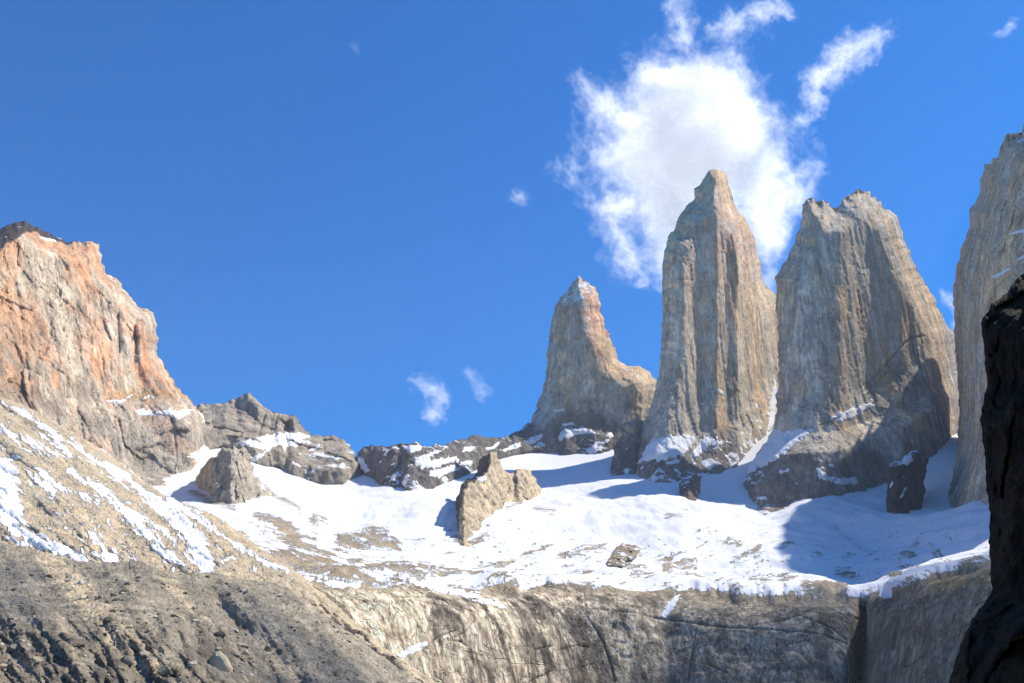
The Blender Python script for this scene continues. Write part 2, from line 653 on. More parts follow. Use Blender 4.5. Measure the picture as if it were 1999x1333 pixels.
edge = interp([(-200, 1130), (560, 1126), (640, 1135), (720, 1140), (800, 1146), (900, 1150), (1000, 1146), (1100, 1142), (1200, 1146), (1300, 1156), (1400, 1170), (1500, 1168), (1600, 1172), (1665, 1172), (1684, 1176), (1700, 1172), (1740, 1158), (1800, 1140), (1860, 1124), (1930, 1092), (2200, 1050)])
_ex = np.arange(-400.0, 2400.0, 5.0)
_ek = np.exp(-(np.arange(-40, 41) / 14.0) ** 2)
_ey = np.convolve(np.pad(edge(_ex), 40, mode='edge'), _ek / _ek.sum(), mode='valid')
edge_raw = edge


def edge(px):
    return np.interp(px, _ex, _ey)


floor_top = interp([(-200, 880), (290, 905), (370, 890), (425, 872), (440, 860), (452, 870), (500, 885), (600, 918), (690, 925), (705, 900), (716, 910), (735, 932), (790, 940), (850, 935), (900, 905), (980, 880), (1040, 874), (1190, 874), (1200, 885), (1240, 905), (1300, 925),
                    (1400, 905), (1450, 890), (1500, 850), (1512, 832), (1535, 845), (1600, 950), (1700, 930), (1760, 890), (1850, 860), (1874, 846), (1880, 860), (1900, 980), (2200, 940)])

ISLANDS = [  # rock showing through the snow: (x, y, radius) strokes
    [(665, 1048, 7), (720, 1040, 12), (775, 1048, 8)], [(610, 1012, 5), (635, 1010, 4)], [(1330, 1004, 0.5), (1340, 1004, .5)],
    [(560, 1050, 10), (610, 1058, 12)], [(500, 1015, 6), (560, 1030, 10), (580, 1042, 6)], [(600, 1065, 7), (650, 1068, 6)], [(540, 1080, 9), (600, 1090, 12), (640, 1092, 8)],
    [(690, 1085, 9), (705, 1080, 8)], [(720, 1098, 8), (760, 1095, 10)], [(640, 1110, 9), (720, 1108, 8), (800, 1112, 9), (860, 1112, 5)],
    [(850, 1118, 7), (940, 1118, 8)], [(1020, 1072, 3), (1075, 1060, 3)], [(1095, 1075, 5), (1140, 1068, 5), (1180, 1055, 3)], [(1340, 1125, 8), (1370, 1132, 7)], [(1400, 1135, 6), (1440, 1138, 6)],
    [(1470, 1135, 9), (1495, 1140, 8)], [(1530, 1125, 6), (1540, 1140, 8), (1530, 1150, 8)], [(1575, 1160, 8)], [(1525, 1065, 5), (1545, 1065, 4)], [(1640, 1105, 6), (1665, 1110, 7)], [(1765, 1070, 6), (1775, 1068, 5)],
    [(1795, 1118, 7), (1830, 1100, 10), (1850, 1092, 7)], [(1600, 1165, 7), (1660, 1160, 8)], [(1700, 1140, 4), (1712, 1128, 5)], [(1750, 1132, 6), (1765, 1130, 7)], [(1290, 1075, 5), (1310, 1085, 6), (1300, 1095, 4)],
    [(885, 1042, 2), (908, 1060, 4), (950, 1044, 2)], [(990, 1004, 2), (1015, 992, 2)], [(505, 962, 6), (545, 985, 5), (580, 1000, 3)], [(372, 962, 6), (415, 992, 6), (455, 1002, 4)], [(1190, 1096, 4), (1225, 1102, 4), (1262, 1096, 2)],
    [(1430, 1093, 3), (1480, 1078, 3)], [(1060, 1110, 3), (1150, 1112, 4)], [(930, 1095, 3), (1000, 1085, 3)], [(1820, 1070, 4), (1830, 1067, 3)], [(1630, 1026, 2), (1640, 1025, 2)], [(1750, 1085, 3), (1765, 1088, 3)],
    [(1325, 1085, 2), (1360, 1092, 3)], [(1240, 1120, 3), (1270, 1116, 3)], [(1420, 1065, 2), (1440, 1070, 2)], [(1300, 1012, 2), (1330, 1018, 2)], [(1040, 1000, 2), (1080, 1010, 2)],
]


JOINTS = [[(1130, 1185, .6), (1250, 1200, .9), (1330, 1215, 1.1), (1420, 1230, 1.1), (1530, 1235, 1), (1600, 1242, .8), (1650, 1258, .5)], [(1460, 1228, .5), (1560, 1207, 1), (1612, 1190, .8)], [(1610, 1190, .5), (1640, 1206, .9), (1685, 1209, .7)],
          [(1560, 1207, .6), (1620, 1230, .7), (1650, 1250, .6)], [(1140, 1160, .5), (1145, 1200, 1.3), (1165, 1230, 1), (1180, 1255, 1.8), (1190, 1290, 1.6), (1200, 1333, 1)], [(1090, 1270, 1), (1130, 1258, .9), (1150, 1262, .5)], [(810, 1172, .5), (860, 1185, 1.2), (868, 1199, .5)], [(700, 1178, .5), (760, 1180, .7), (800, 1172, .5)],
          [(825, 1272, 1), (850, 1245, 1), (885, 1233, .6)], [(870, 1252, .5), (895, 1255, 1), (905, 1265, .5)], [(700, 1150, .5), (780, 1165, .8), (850, 1170, .6), (920, 1200, .6)], [(1075, 1310, 1), (1030, 1333, 1)], [(1040, 1270, 1), (1075, 1262, 1.2)], [(1360, 1230, .8), (1350, 1300, .9), (1345, 1333, .8)],
          [(1380, 1300, .8), (1420, 1318, .8)], [(1015, 1165, .5), (1055, 1175, .9)], [(860, 1138, .8), (960, 1143, 1.4), (1030, 1148, .8)], [(1735, 1200, .6), (1790, 1185, .6)], [(1760, 1300, .8), (1810, 1285, .9)]]


def floor_depth(px, py):
    c = edge(px)
    a = S(px, np.minimum(py, c))
    h = np.maximum(py - c, 0)
    # the cliff leans back a little; a rounded lip at the top
    mpp = a / F
    drop = 45 * (1 - np.exp(-h / 22.0)) + mpp * (0.42 * h + 14 * (1 - np.exp(-h / 14.0)) * 1.2)
    # the cleft, and the wall right of it turning away from the light
    g = np.exp(-((px - (1690 - 0.11 * (py - 1170))) / 13.0) ** 2) * sstep(0, 40, h) * 170
    return a - drop + g


def build_floor():
    st = 2.0
    gx, gy = np.meshgrid(np.arange(-240, 2240, st), np.arange(840, 1446, st))
    tp = floor_top(gx) - 4
    gy2 = np.maximum(gy, tp)
    Y = floor_depth(gx, gy2)
    p = place(gx, gy2, Y)
    c = edge(gx)
    h = gy2 - c - 16.0 * fbm(np.stack([gx / 75, gx * 0, gx * 0 + 3.3], -1), 4, 5)
    cliff = sstep(-6, 14, h)
    # snow field: swells and wind lines
    q = p / 260.0
    sw = fbm(q * C(1, .6, 1), 4, 11, 0.5) * 20 + fbm(p / 60.0 * C(1, .45, 1), 4, 19, .6) * 4
    isl = stroke_field(gx, gy2, ISLANDS)
    ragged = fbm(np.stack([gx / 11, gy2 / 4.5, gx * 0 + 1.7], -1), 5, 23, 0.65)
    tl_ = .22 * (gx - 900) * np.tanh((gx - 900) / 150.0) * np.where(gx > 900, 1, .9)
    rag2 = fbm(np.stack([gx / 42, (gy2 + tl_) / 3.8, gx * 0 + 9.7], -1), 5, 29, 0.66)
    band_r = (gy2 - (c - 8 - 14 * sstep(950, 800, gx) + 30 * fbm(np.stack([gx / 70, gx * 0, gx * 0 + 4.4], -1), 4, 37))) / 18.0
    left_r = sstep(860, 520, gx) * 0.3 * sstep(960, 1060, gy2)
    mid = sstep(1030, 1100, gy2) * 0.06
    snow = 0.75 - np.clip(isl + 8, 0, 13) / 13.0 - np.clip(band_r, 0, 3) * 0.8 - left_r - mid + (.45 * ragged + 1.1 * rag2) * .9 * sstep(985, 1060, gy2)
    strips = stroke_field(gx, gy2, [[(640, 1128, 2), (700, 1137, 4)], [(800, 1140, 3), (850, 1148, 6), (900, 1158, 5), (960, 1176, 5), (985, 1186, 2)], [(1320, 1172, 5), (1310, 1185, 7), (1297, 1200, 5)],
                                    [(780, 1280, 5), (815, 1265, 7), (830, 1255, 3)], [(1730, 1165, 4), (1745, 1158, 5)], [(560, 1118, 2), (640, 1124, 2)], [(910, 1135, 1.5), (1000, 1150, 1), (1060, 1140, 1.5)]])
    snow = np.maximum(snow, np.clip(strips + 3, -3, 6) / 4.0 + ragged * 1.3 + rag2 * .5 - 0.45)
    snow = np.where(cliff > .5, np.where(strips > -6, snow, np.minimum(snow, -0.25 - 0.02 * h)), snow)
    bump = np.clip(-snow, 0, 1.2) * (1 - cliff)
    crag = ridged(p / 55.0, 5, 41, 0.55) * 4 + facets(p / C(26, 26, 14), 8) * 4
    n = grid_normals(p)
    # cliff: fluted, stepped, streaked
    flute = ridged(p / C(120, 120, 420), 2, 51, .4) * 2.2 + ridged(p / C(12, 12, 200), 2, 61) * .25
    jo = np.clip(stroke_field(gx, gy2, JOINTS) + 1.2, 0, 1.5) / 1.5
    fac = fbm(p / C(140, 140, 100), 3, 17) * 5 + facets(p / C(90, 90, 120), 12, .5) * 1.0 + facets(p / C(14, 14, 10), 13) * .5 + facets(p / C(6, 6, 8), 16) * .3 - cracks(p, 14, 30, 5, .02) * .8 - jo * 1.3
    ledge = ridged(p / C(160, 160, 20), 3, 71) * .5 * sstep(900, 1150, gx)
    low = sstep(-2, 25, h)
    d = sw * (1 - cliff) * sstep(900, 1000, gy2) + bump * (.5 + crag * .12) * (1 - low) + low * (flute + fac + ledge)
    p = p + n * d[..., None]
    # colours
    k1 = fbm(p / C(60, 60, 500), 4, 81)
    k2 = fbm(p / C(14, 14, 260), 4, 82)
    k3 = fbm(p / 90.0, 4, 83)
    base = mixc(0.5 + k3 * 0.9, C(.33, .28, .21), C(.25, .225, .195))
    stain = sstep(0.03, 0.3, k2 + k1 * 0.7)
    wall = mixc(0.45 + k1 * 1.1, C(.56, .49, .405), C(.42, .38, .335))
    wall = mixc(stain * 0.8, wall, C(.115, .10, .088))
    pale = sstep(0.12, 0.4, fbm(p / C(24, 24, 330), 4, 84) + 0.2 * sstep(1000, 700, gx))
    wall = mixc(pale * .75, wall, C(.62, .56, .46)) * (1 + .22 * sstep(1120, 900, gx))[..., None]  # the left is tinted lighter to stand for sunlight
    k5 = fbm(p / C(4, 4, 130), 3, 86)
    k6 = fbm(p / C(7, 7, 7), 4, 87, .65)
    wall = wall * (1 + .55 * k5 + .55 * k6)[..., None]
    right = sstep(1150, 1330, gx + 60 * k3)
    wall = mixc(right * .45, wall, C(.23, .21, .18) * (1 + .5 * k3[..., None]))  # shadow over the right half, painted into the wall colour
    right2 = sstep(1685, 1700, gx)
    wall = mixc(right2 * .5, wall, C(.13, .125, .105))  # shade on the wall past the cleft, painted darker
    wall = wall * (1 - .55 * jo)[..., None]
    slab = np.exp(-((h - 12) / 14.0) ** 2)
    wall = wall * (1 - .25 * slab * sstep(.0, .35, fbm(p / C(50, 50, 5), 4, 88)))[..., None]
    orange = np.exp(-((gy2 - 1140) / 18.0) ** 2) * sstep(1780, 1850, gx)
    wall = mixc(orange * .6, wall, C(.34, .25, .13))
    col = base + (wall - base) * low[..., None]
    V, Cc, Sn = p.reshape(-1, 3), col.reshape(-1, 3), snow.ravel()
    idx = np.arange(gx.size).reshape(gx.shape)
    q = np.stack([idx[:-1, :-1], idx[1:, :-1], idx[1:, 1:], idx[:-1, 1:]], -1)
    live = ~((gy[1:, :-1] <= tp[1:, :-1]) & (gy[1:, 1:] <= tp[1:, 1:]))
    low_q = (h[:-1, :-1] > 4)
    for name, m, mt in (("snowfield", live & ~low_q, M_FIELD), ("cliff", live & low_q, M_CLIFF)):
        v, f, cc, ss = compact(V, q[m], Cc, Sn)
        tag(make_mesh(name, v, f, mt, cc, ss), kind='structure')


build_floor()


def base_depth(line, prof, plus=0.0):
    """distance of a rock face that rises from the snow along a traced line; prof: (pixels above the line, metres farther back)"""
    b = interp(line)
    pr = interp(prof)

    def f(px, py):
        by = b(px)
        return S(px, np.maximum(py, by)) + plus + pr(by - py) + np.maximum(py - by, 0) * 2.0
    return f


# ------------------------------------------------------------------ the granite towers
def tower_relief(w1=75.0, a1=16.0, w2=20.0, a2=5.0, seed=0, joints=()):
    def f(px, py, p):
        q = p + 6 * np.stack([fbm(p / 120.0, 2, seed + 5), 0 * p[..., 0], 0 * p[..., 0]], -1)
        r = ridged(q / C(w1, w1, w1 * 12), 2, seed + 1, .4) * a1 * .14
        r = r + ridged(q / C(w2, w2, w2 * 16), 2, seed + 2, .5) * a2 * .14
        r = r + facets(q / C(38, 38, 260), seed + 3) * a1 * .3 + facets(q / C(17, 17, 90), seed + 4, .5) * a2 * .5
        if joints:
            r = r - 5 * np.clip(stroke_field(px, py, joints) + 1, 0, 1.6)
        return r - cracks(q, seed) * 3.5
    return f


def tower_disp(a=1.0, seed=0):
    def f(p):
        return a * (fbm(p / C(18, 18, 60), 4, seed + 9, .55) * .8 + facets(p / C(8, 8, 24), seed + 10, .6) * 1.1)
    return f


def tower_col(y_top, y_mid, y_low, seed, top_c=C(.43, .27, .17), mid_c=C(.40, .315, .215), low_c=C(.255, .235, .215), dark=0.5, foot=2000):
    def f(px, py, p):
        k1 = fbm(p / C(80, 80, 330), 4, seed + 1)
        k2 = fbm(p / C(16, 16, 260), 4, seed + 2)
        k3 = fbm(p / 45.0, 5, seed + 3, .6)
        yy = py + 60 * k1 + 30 * k3
        c = mixc(sstep(y_top, y_mid, yy), np.broadcast_to(top_c, p.shape), mid_c)
        c = mixc(sstep(y_mid, y_low, yy), c, low_c)
        c = mixc(sstep(.08, .4, k1 + .4 * k3) * .7, c, C(.44, .30, .17))
        c = mixc(sstep(.02, .4, -k1 + .5 * k3) * .7, c, C(.36, .34, .31))
        c = mixc(sstep(.05, .4, k2 + .3 * k3) * dark, c, C(.15, .135, .125))
        k4 = fbm(p / C(5, 5, 120), 3, seed + 4)
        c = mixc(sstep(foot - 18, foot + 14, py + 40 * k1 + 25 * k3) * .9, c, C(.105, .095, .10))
        c = 1.62 * c * (1 - .5 * cracks(p, seed + 1)[..., None]) * (1 + .2 * k4[..., None])
        return c * (1 + .35 * k3[..., None])
    return f


def ledge_snow(seed, amount=-0.75, y0=300, y1=900, low=0.3):
    """dusting on ledges: where the face leans back"""
    def f(px, py, p, n):
        k = fbm(p / C(70, 70, 50), 3, seed)
        return amount + 1.5 * np.clip(n[..., 2] - .35, 0, 1) + k * .55 + low * sstep(y0, y1, py)
    return f


# the dark ridge below the north tower
dr_sky = [(690, 925), (694, 893), (698, 880), (706, 873), (730, 868), (760, 868), (790, 866), (820, 865), (835, 872), (848, 868), (870, 868), (890, 862), (910, 857), (935, 851), (960, 853), (975, 857), (990, 852), (1010, 843), (1032, 830), (1060, 832),
          (1100, 826), (1140, 826), (1180, 838), (1215, 850), (1240, 850), (1262, 870)]
dr_line = [(680, 930), (697, 905), (720, 926), (735, 942), (765, 956), (785, 955), (797, 962), (840, 957), (880, 940), (900, 930), (950, 905), (990, 890), (1050, 876), (1075, 880), (1105, 889), (1130, 884), (1160, 886), (1190, 880), (1205, 868), (1300, 860)]


def even_base(line, x0, x1, width=13.0):
    """the distance of the snow along a traced line, without its sudden jumps"""
    xs = np.arange(x0, x1, 4.0)
    raw = S(xs, interp(line)(xs))
    k = np.exp(-(np.arange(-30, 31) / width) ** 2)
    return xs, np.minimum(np.convolve(np.pad(raw, 30, mode='edge'), k / k.sum(), mode='valid'), raw)


_dx, _dy = even_base(dr_line, 600.0, 1320.0)


def dr_depth(px, py):
    by = interp(dr_line)(px)
    return np.interp(px, _dx, _dy) + np.interp(by - py, [0, 40, 100], [0, 60, 170]) + np.maximum(py - by, 0) * 3.0


def dr_col(px, py, p):
    k = fbm(p / 60.0, 4, 301)
    k2 = fbm(p / C(20, 20, 90), 4, 302)
    c = mixc(.5 + k, C(.16, .155, .165), C(.115, .115, .13))
    c = mixc(sstep(.1, .5, k2) * .7, c, C(.21, .185, .175))
    return c


mass("rock_ridge", dr_sky, [(1262, 960), (1000, 960), (820, 1000), (740, 985), (690, 960)], dr_depth, 40, 12, M_SLATE, dr_col, jag=5.0, seed=3,
     relief=lambda px, py, p: ridged(p / C(60, 60, 110), 4, 311, .45) * 6 + facets(p / C(34, 34, 60), 312) * 5, disp=lambda p: ridged(p / 22.0, 4, 313) * 1.4 + facets(p / 11.0, 314) * 2.4,
     snow=lambda px, py, p, n: -.7 + fbm(p / C(90, 90, 45), 4, 315) * .9 + np.clip(n[..., 2] - .3, 0, 1) * .9,
     patches=[patch([(790, 872), (822, 868), (826, 880), (800, 884), (788, 880)], 3, 9, 1), patch([(905, 874), (938, 870), (918, 881), (900, 883)], 3, 9, 2),
              patch([(946, 876), (985, 858), (968, 874), (950, 880)], 3, 9, 3), patch([(975, 878), (1015, 862), (1018, 872), (985, 884)], 3, 9, 4),
              patch([(1022, 862), (1062, 843), (1060, 855), (1030, 870)], 4, 9, 5), patch([(1062, 858), (1085, 840), (1140, 834), (1162, 846), (1125, 850), (1085, 862), (1075, 858)], 4, 9, 6),
              patch([(810, 895), (850, 880), (865, 878), (838, 897), (890, 892), (895, 900), (845, 915), (812, 912)], 5, 9, 7), patch([(898, 902), (925, 898), (920, 908), (898, 910)], 3, 9, 8),
              patch([(838, 920), (880, 908), (900, 915), (850, 935), (835, 930)], 5, 9, 9), patch([(785, 945), (795, 925), (800, 930), (792, 952)], 2, 9, 10), patch([(698, 890), (708, 892), (724, 920), (714, 924), (700, 905)], 3, 9, 11),
              patch([(1180, 850), (1200, 840), (1208, 846), (1190, 858)], 3, 9, 12), patch([(1150, 868), (1195, 856), (1180, 866), (1160, 874)], 4, 9, 13)],
     kind='thing', label="low dark rock ridge with snow streaks running up to the foot of the smallest tower", cat="rock ridge")

# north tower
nt_sky = [(1020, 890), (1032, 832), (1045, 805), (1058, 765), (1065, 730), (1070, 690), (1074, 650), (1080, 615), (1087, 590), (1093, 578), (1105, 570), (1115, 556), (1119, 546), (1130, 540), (1140, 545), (1148, 555), (1163, 562), (1168, 578), (1170, 595),
          (1177, 625), (1185, 650), (1195, 668), (1205, 692), (1213, 709), (1225, 714), (1245, 713), (1258, 720), (1272, 733), (1281, 744), (1283, 756), (1278, 775), (1270, 800), (1262, 830), (1262, 900)]


def nt_depth(px, py):
    h = 880 - py
    Y = 2480 + np.interp(h, [0, 60, 160, 400], [0, 45, 85, 160])
    # right flank turns away past a rounded arete
    return Y + np.maximum(px - (1178 + (py - 560) * 0.25), 0) * 1.3 * sstep(760, 690, py)+ np.maximum(px - 1252, 0) * 3.0


mass("granite_tower", nt_sky, [(1262, 930), (1020, 930)], nt_depth, 95, 42, M_TOWER, tower_col(600, 740, 800, 401, C(.45, .27, .195), C(.42, .335, .26), C(.28, .25, .235), .35, 815), jag=2.5, seed=5,
     relief=tower_relief(95, 12, 24, 3.5, 402), disp=tower_disp(1.0, 403), snow=lambda px, py, p, n: -1.0 + sstep(640, 560, py) * .65 + fbm(p / 28.0, 4, 404) * 1.0 + np.clip(n[..., 2] - .3, 0, 1),
     patches=[patch([(1094, 590), (1106, 574), (1108, 586), (1098, 594)], 2, 6, 21), patch([(1080, 800), (1104, 797), (1100, 802), (1080, 804)], 1.5, 6, 22), patch([(1098, 826), (1120, 824), (1122, 829), (1100, 832)], 2, 6, 23)],
     kind='thing', label="smallest and farthest granite tower, brown and tapering, standing alone against blue sky", cat="rock tower", group="granite towers")

# central tower
ct_sky = [(1195, 925), (1197, 900), (1216, 880), (1240, 850), (1262, 815), (1275, 780), (1285, 740), (1290, 690), (1292, 640), (1293, 580), (1294, 520), (1297, 490), (1305, 460), (1318, 447), (1325, 425), (1333, 408), (1345, 400), (1356, 388), (1356, 368), (1360, 364), (1366, 364),
          (1378, 345), (1385, 332), (1400, 331), (1415, 336), (1421, 350), (1425, 365), (1432, 390), (1437, 408), (1450, 422), (1462, 440), (1472, 465), (1478, 495), (1485, 518), (1489, 545), (1496, 560), (1506, 566), (1520, 585), (1540, 620), (1545, 900)]
ct_line = [(1150, 900), (1190, 906), (1225, 902), (1237, 918), (1250, 935), (1280, 944), (1305, 944), (1335, 936), (1370, 925), (1400, 925), (1420, 913), (1440, 908), (1452, 890), (1470, 872), (1485, 852), (1510, 836), (1560, 820)]
ct_b = base_depth(ct_line, [(0, 0), (30, 45), (90, 105), (180, 135), (560, 215)])


def ct_depth(px, py):
    Y = ct_b(px, py)
    ar = np.interp(py, [330, 450, 560, 700, 900], [1405, 1440, 1450, 1465, 1480])
    return Y + np.maximum(px - ar, 0) * 1.7


mass("granite_tower", ct_sky, [(1545, 960), (1200, 980)], ct_depth, 120, 48, M_TOWER, tower_col(400, 620, 780, 501, C(.56, .34, .23), C(.44, .365, .28), C(.285, .265, .25), .4, 858), jag=2.2, seed=7,
     relief=tower_relief(80, 17, 19, 5, 502), disp=tower_disp(1.1, 503),
     snow=lambda px, py, p, n: -1.15 + sstep(640, 860, py) * .35 + sstep(845, 885, py) * .35 + sstep(1400, 1500, px) * sstep(700, 800, py) * .55 + fbm(p / C(30, 30, 22), 4, 504) * .9 + np.clip(n[..., 2] - .4, 0, 1) * .8,
     patches=[patch([(1245, 905), (1262, 868), (1285, 851), (1330, 848), (1366, 852), (1352, 868), (1335, 890), (1300, 898), (1270, 900)], 6, 10, 31), patch([(1372, 852), (1398, 855), (1415, 868), (1390, 868), (1372, 884), (1350, 900), (1348, 886)], 6, 8, 32),
              patch([(1330, 935), (1378, 922), (1400, 930), (1372, 934), (1340, 945)], 4, 8, 33), patch([(1397, 756), (1412, 764), (1419, 774), (1405, 768)], 2, 6, 34), patch([(1365, 785), (1377, 788), (1370, 792)], 2, 6, 35),
              patch([(1500, 800), (1512, 740), (1518, 760), (1512, 830), (1500, 845)], 5, 6, 36), patch([(1300, 900), (1330, 895), (1325, 905), (1302, 910)], 4, 8, 37)],
     kind='thing', label="tallest granite tower, orange and tan, its blunt summit in front of the white cloud", cat="rock tower", group="granite towers")

# south tower
st_sky = [(1450, 1000), (1451, 940), (1462, 912), (1482, 880), (1500, 856), (1511, 838), (1515, 800), (1517, 760), (1520, 700), (1518, 640), (1515, 580), (1516, 545), (1525, 520), (1540, 500), (1552, 470), (1562, 440), (1568, 400), (1572, 389), (1577, 386), (1581, 391), (1586, 386), (1592, 396), (1600, 399), (1604, 390), (1609, 387), (1613, 396), (1619, 394), (1624, 407), (1630, 413), (1637, 410), (1643, 398), (1647, 387), (1651, 392), (1656, 378), (1660, 383), (1665, 373), (1669, 380), (1675, 368), (1679, 376),
          (1686, 370), (1690, 380), (1697, 375), (1703, 386), (1709, 383), (1714, 394), (1721, 393), (1727, 407), (1745, 415), (1755, 430), (1765, 465), (1775, 495), (1785, 520), (1800, 545), (1815, 570), (1835, 605), (1850, 635), (1862, 655), (1875, 690), (1890, 760), (1895, 920)]
st_line = [(1430, 985), (1452, 990), (1472, 1006), (1482, 1009), (1510, 995), (1540, 980), (1560, 973), (1592, 970), (1612, 987), (1640, 972), (1652, 977), (1680, 957), (1695, 946), (1730, 942), (1760, 930), (1800, 900), (1830, 882), (1870, 850), (1900, 840)]
st_b = base_depth([(1430, 985), (1452, 985), (1500, 985), (1560, 975), (1640, 970), (1700, 948), (1760, 930), (1830, 882), (1900, 840)], [(0, 0), (30, 12), (90, 40), (130, 110), (200, 150), (620, 240)])


def st_depth(px, py):
    Y = st_b(px, py)
    Y = Y + sstep(1530, 1440, px) * 60 * sstep(960, 880, py)
    ar = np.interp(py, [370, 450, 560, 650, 900], [1715, 1745, 1775, 1800, 1830])
    return Y + np.maximum(px - ar, 0) * 1.6 - np.exp(-((px - st_lx(px)) / 1.0) ** 2) * 0


def st_lx(px):
    return px


mass("granite_tower", st_sky, [(1895, 960), (1760, 1000), (1620, 1030), (1470, 1045)], st_depth, 120, 48, M_TOWER, tower_col(360, 480, 800, 601, C(.40, .33, .27), C(.37, .325, .275), C(.28, .26, .25), .42, 872), jag=2.6, seed=9,
     relief=tower_relief(70, 15, 16, 5.5, 602, [[(1685, 765, .6), (1720, 722, 1.1), (1748, 690, 1), (1775, 662, .9), (1805, 655, .6)], [(1692, 772, .5), (1730, 728, .8)], [(1600, 830, .6), (1640, 815, .9)], [(1795, 540, .8), (1788, 600, 1.6), (1797, 625, .8)]]), disp=tower_disp(1.1, 603),
     snow=lambda px, py, p, n: -1.12 + sstep(480, 380, py) * .45 + fbm(p / C(26, 26, 22), 4, 604) * .85 + np.clip(n[..., 2] - .35, 0, 1) * .9 + sstep(1500, 1450, px) * .5 + sstep(870, 930, py) * .45,
     patches=[patch([(1510, 826), (1516, 838), (1530, 844), (1560, 838), (1586, 840), (1572, 855), (1545, 868), (1535, 885), (1505, 902), (1462, 925), (1450, 930), (1462, 905), (1488, 872), (1503, 848)], 6, 9, 41),
              patch([(1620, 817), (1635, 805), (1655, 800), (1700, 783), (1706, 792), (1680, 808), (1640, 824)], 5, 8, 42), patch([(1592, 915), (1606, 912), (1612, 925), (1630, 935), (1670, 930), (1676, 944), (1640, 946), (1600, 935)], 5, 8, 43),
              patch([(1618, 905), (1630, 907), (1628, 914), (1618, 912)], 2, 6, 44), patch([(1522, 918), (1540, 914), (1535, 922), (1523, 926)], 3, 6, 45), patch([(1475, 970), (1500, 968), (1495, 976), (1478, 976)], 3, 6, 46)],
     kind='thing', label="broad grey fluted tower with a notched two-pointed top, right of the tallest tower", cat="rock tower", group="granite towers")

# right-hand tower, running on out of the picture towards the camera
rt_sky = [(1838, 1010), (1845, 975), (1862, 925), (1870, 870), (1873, 800), (1870, 740), (1866, 690), (1863, 640), (1862, 580), (1865, 530), (1875, 490), (1885, 460), (1893, 440), (1892, 415), (1902, 400), (1912, 380), (1915, 345), (1921, 330), (1923, 316), (1928, 323), (1931, 315), (1934, 328), (1938, 309), (1946, 312), (1950, 303), (1953, 287), (1957, 292), (1962, 265), (1967, 262), (1971, 277), (1976, 261), (1981, 275), (1987, 259), (1992, 268), (1996, 262), (1997, 242), (2010, 240), (2040, 252), (2110, 330), (2200, 430), (2330, 530), (2500, 660), (2560, 1010)]


def rt_depth(px, py):
    b = S(np.minimum(px, 2150), 998 + 0 * px)
    Y = b + np.interp(998 - py, [-60, 0, 40, 100, 760], [-30, 0, 35, 60, 190])
    left = np.interp(py, [p[1] for p in rt_sky[:17]][::-1], [p[0] for p in rt_sky[:17]][::-1])
    e = np.clip(1 - (px - left) / 90.0, 0, 1)
    Y = Y + 330 * (1 - np.sqrt(np.clip(1 - e * e, 0, 1))) * sstep(985, 820, py)
    return Y - np.clip(px - 1960, 0, 600) * 0.55


mass("granite_tower", rt_sky, [(2560, 1060), (1850, 1040)], rt_depth, 150, 60, M_TOWER, tower_col(300, 480, 1000, 701, C(.42, .305, .21), C(.40, .32, .23), C(.33, .29, .245), .35), step=2.0, jag=2.2, seed=11, back=4.0,
     relief=tower_relief(120, 12, 48, 3, 702, [[(2010, 320, .8), (1985, 352, 1), (1965, 390, 1.2), (1955, 428, .8)], [(1896, 522, .6), (1925, 502, 1.4), (1950, 474, .8)], [(1903, 482, .6), (1912, 525, 1.6), (1915, 562, .8)], [(1898, 578, .6), (1918, 556, .9)], [(1930, 600, .6), (1945, 560, .8), (1975, 535, .6)], [(1925, 440, .5), (1933, 500, .9)], [(1985, 400, .6), (1975, 440, .9), (1950, 480, .5)], [(1890, 660, .6), (1893, 720, 1), (1887, 780, .6)]]), disp=tower_disp(1.0, 703), snow=lambda px, py, p, n: np.maximum(-1.5 + fbm(p / C(40, 40, 22), 4, 704) * .8, 1.2 + np.minimum(0, stroke_field(px, py, [[(1938, 541, 1), (1952, 535, 2.4), (1969, 525, 1)], [(1971, 457, 1), (1990, 451, 2), (2020, 452, 2)], [(1986, 507, 1), (2010, 496, 2)], [(1986, 277, 1), (1997, 272, 2)]])) * 1.2),
     kind='thing', label="brown cracked tower with a jagged crest, cut off by the right edge", cat="rock tower", group="granite towers")

# knob of sunlit rock between the smallest and the tallest tower
mass("rock_outcrop", [(1190, 915), (1197, 890), (1212, 855), (1224, 828), (1232, 818), (1244, 815), (1256, 818), (1262, 830), (1262, 850)], [(1262, 930), (1200, 940)], lambda px, py: 2080 + (900 - py) * 1.2 + np.maximum(px - 1240, 0) * 3, 60, 20, M_PEAK,
     lambda px, py, p: mixc(sstep(845, 868, py + 25 * fbm(p / 25., 3, 734)), mixc(.5 + fbm(p / C(20, 20, 60), 3, 731), C(.40, .34, .27), C(.26, .235, .21)), C(.13, .12, .12)), jag=6, seed=13, snow=lambda px, py, p, n: -.7 + fbm(p / 20., 4, 735) * .9 + sstep(860, 900, py) * .4, relief=lambda px, py, p: ridged(p / C(20, 20, 60), 3, 732) * 6, disp=tower_disp(1, 733),
     kind='thing', label="small sunlit rock knob in the gap between the smallest and the tallest tower", cat="rock")

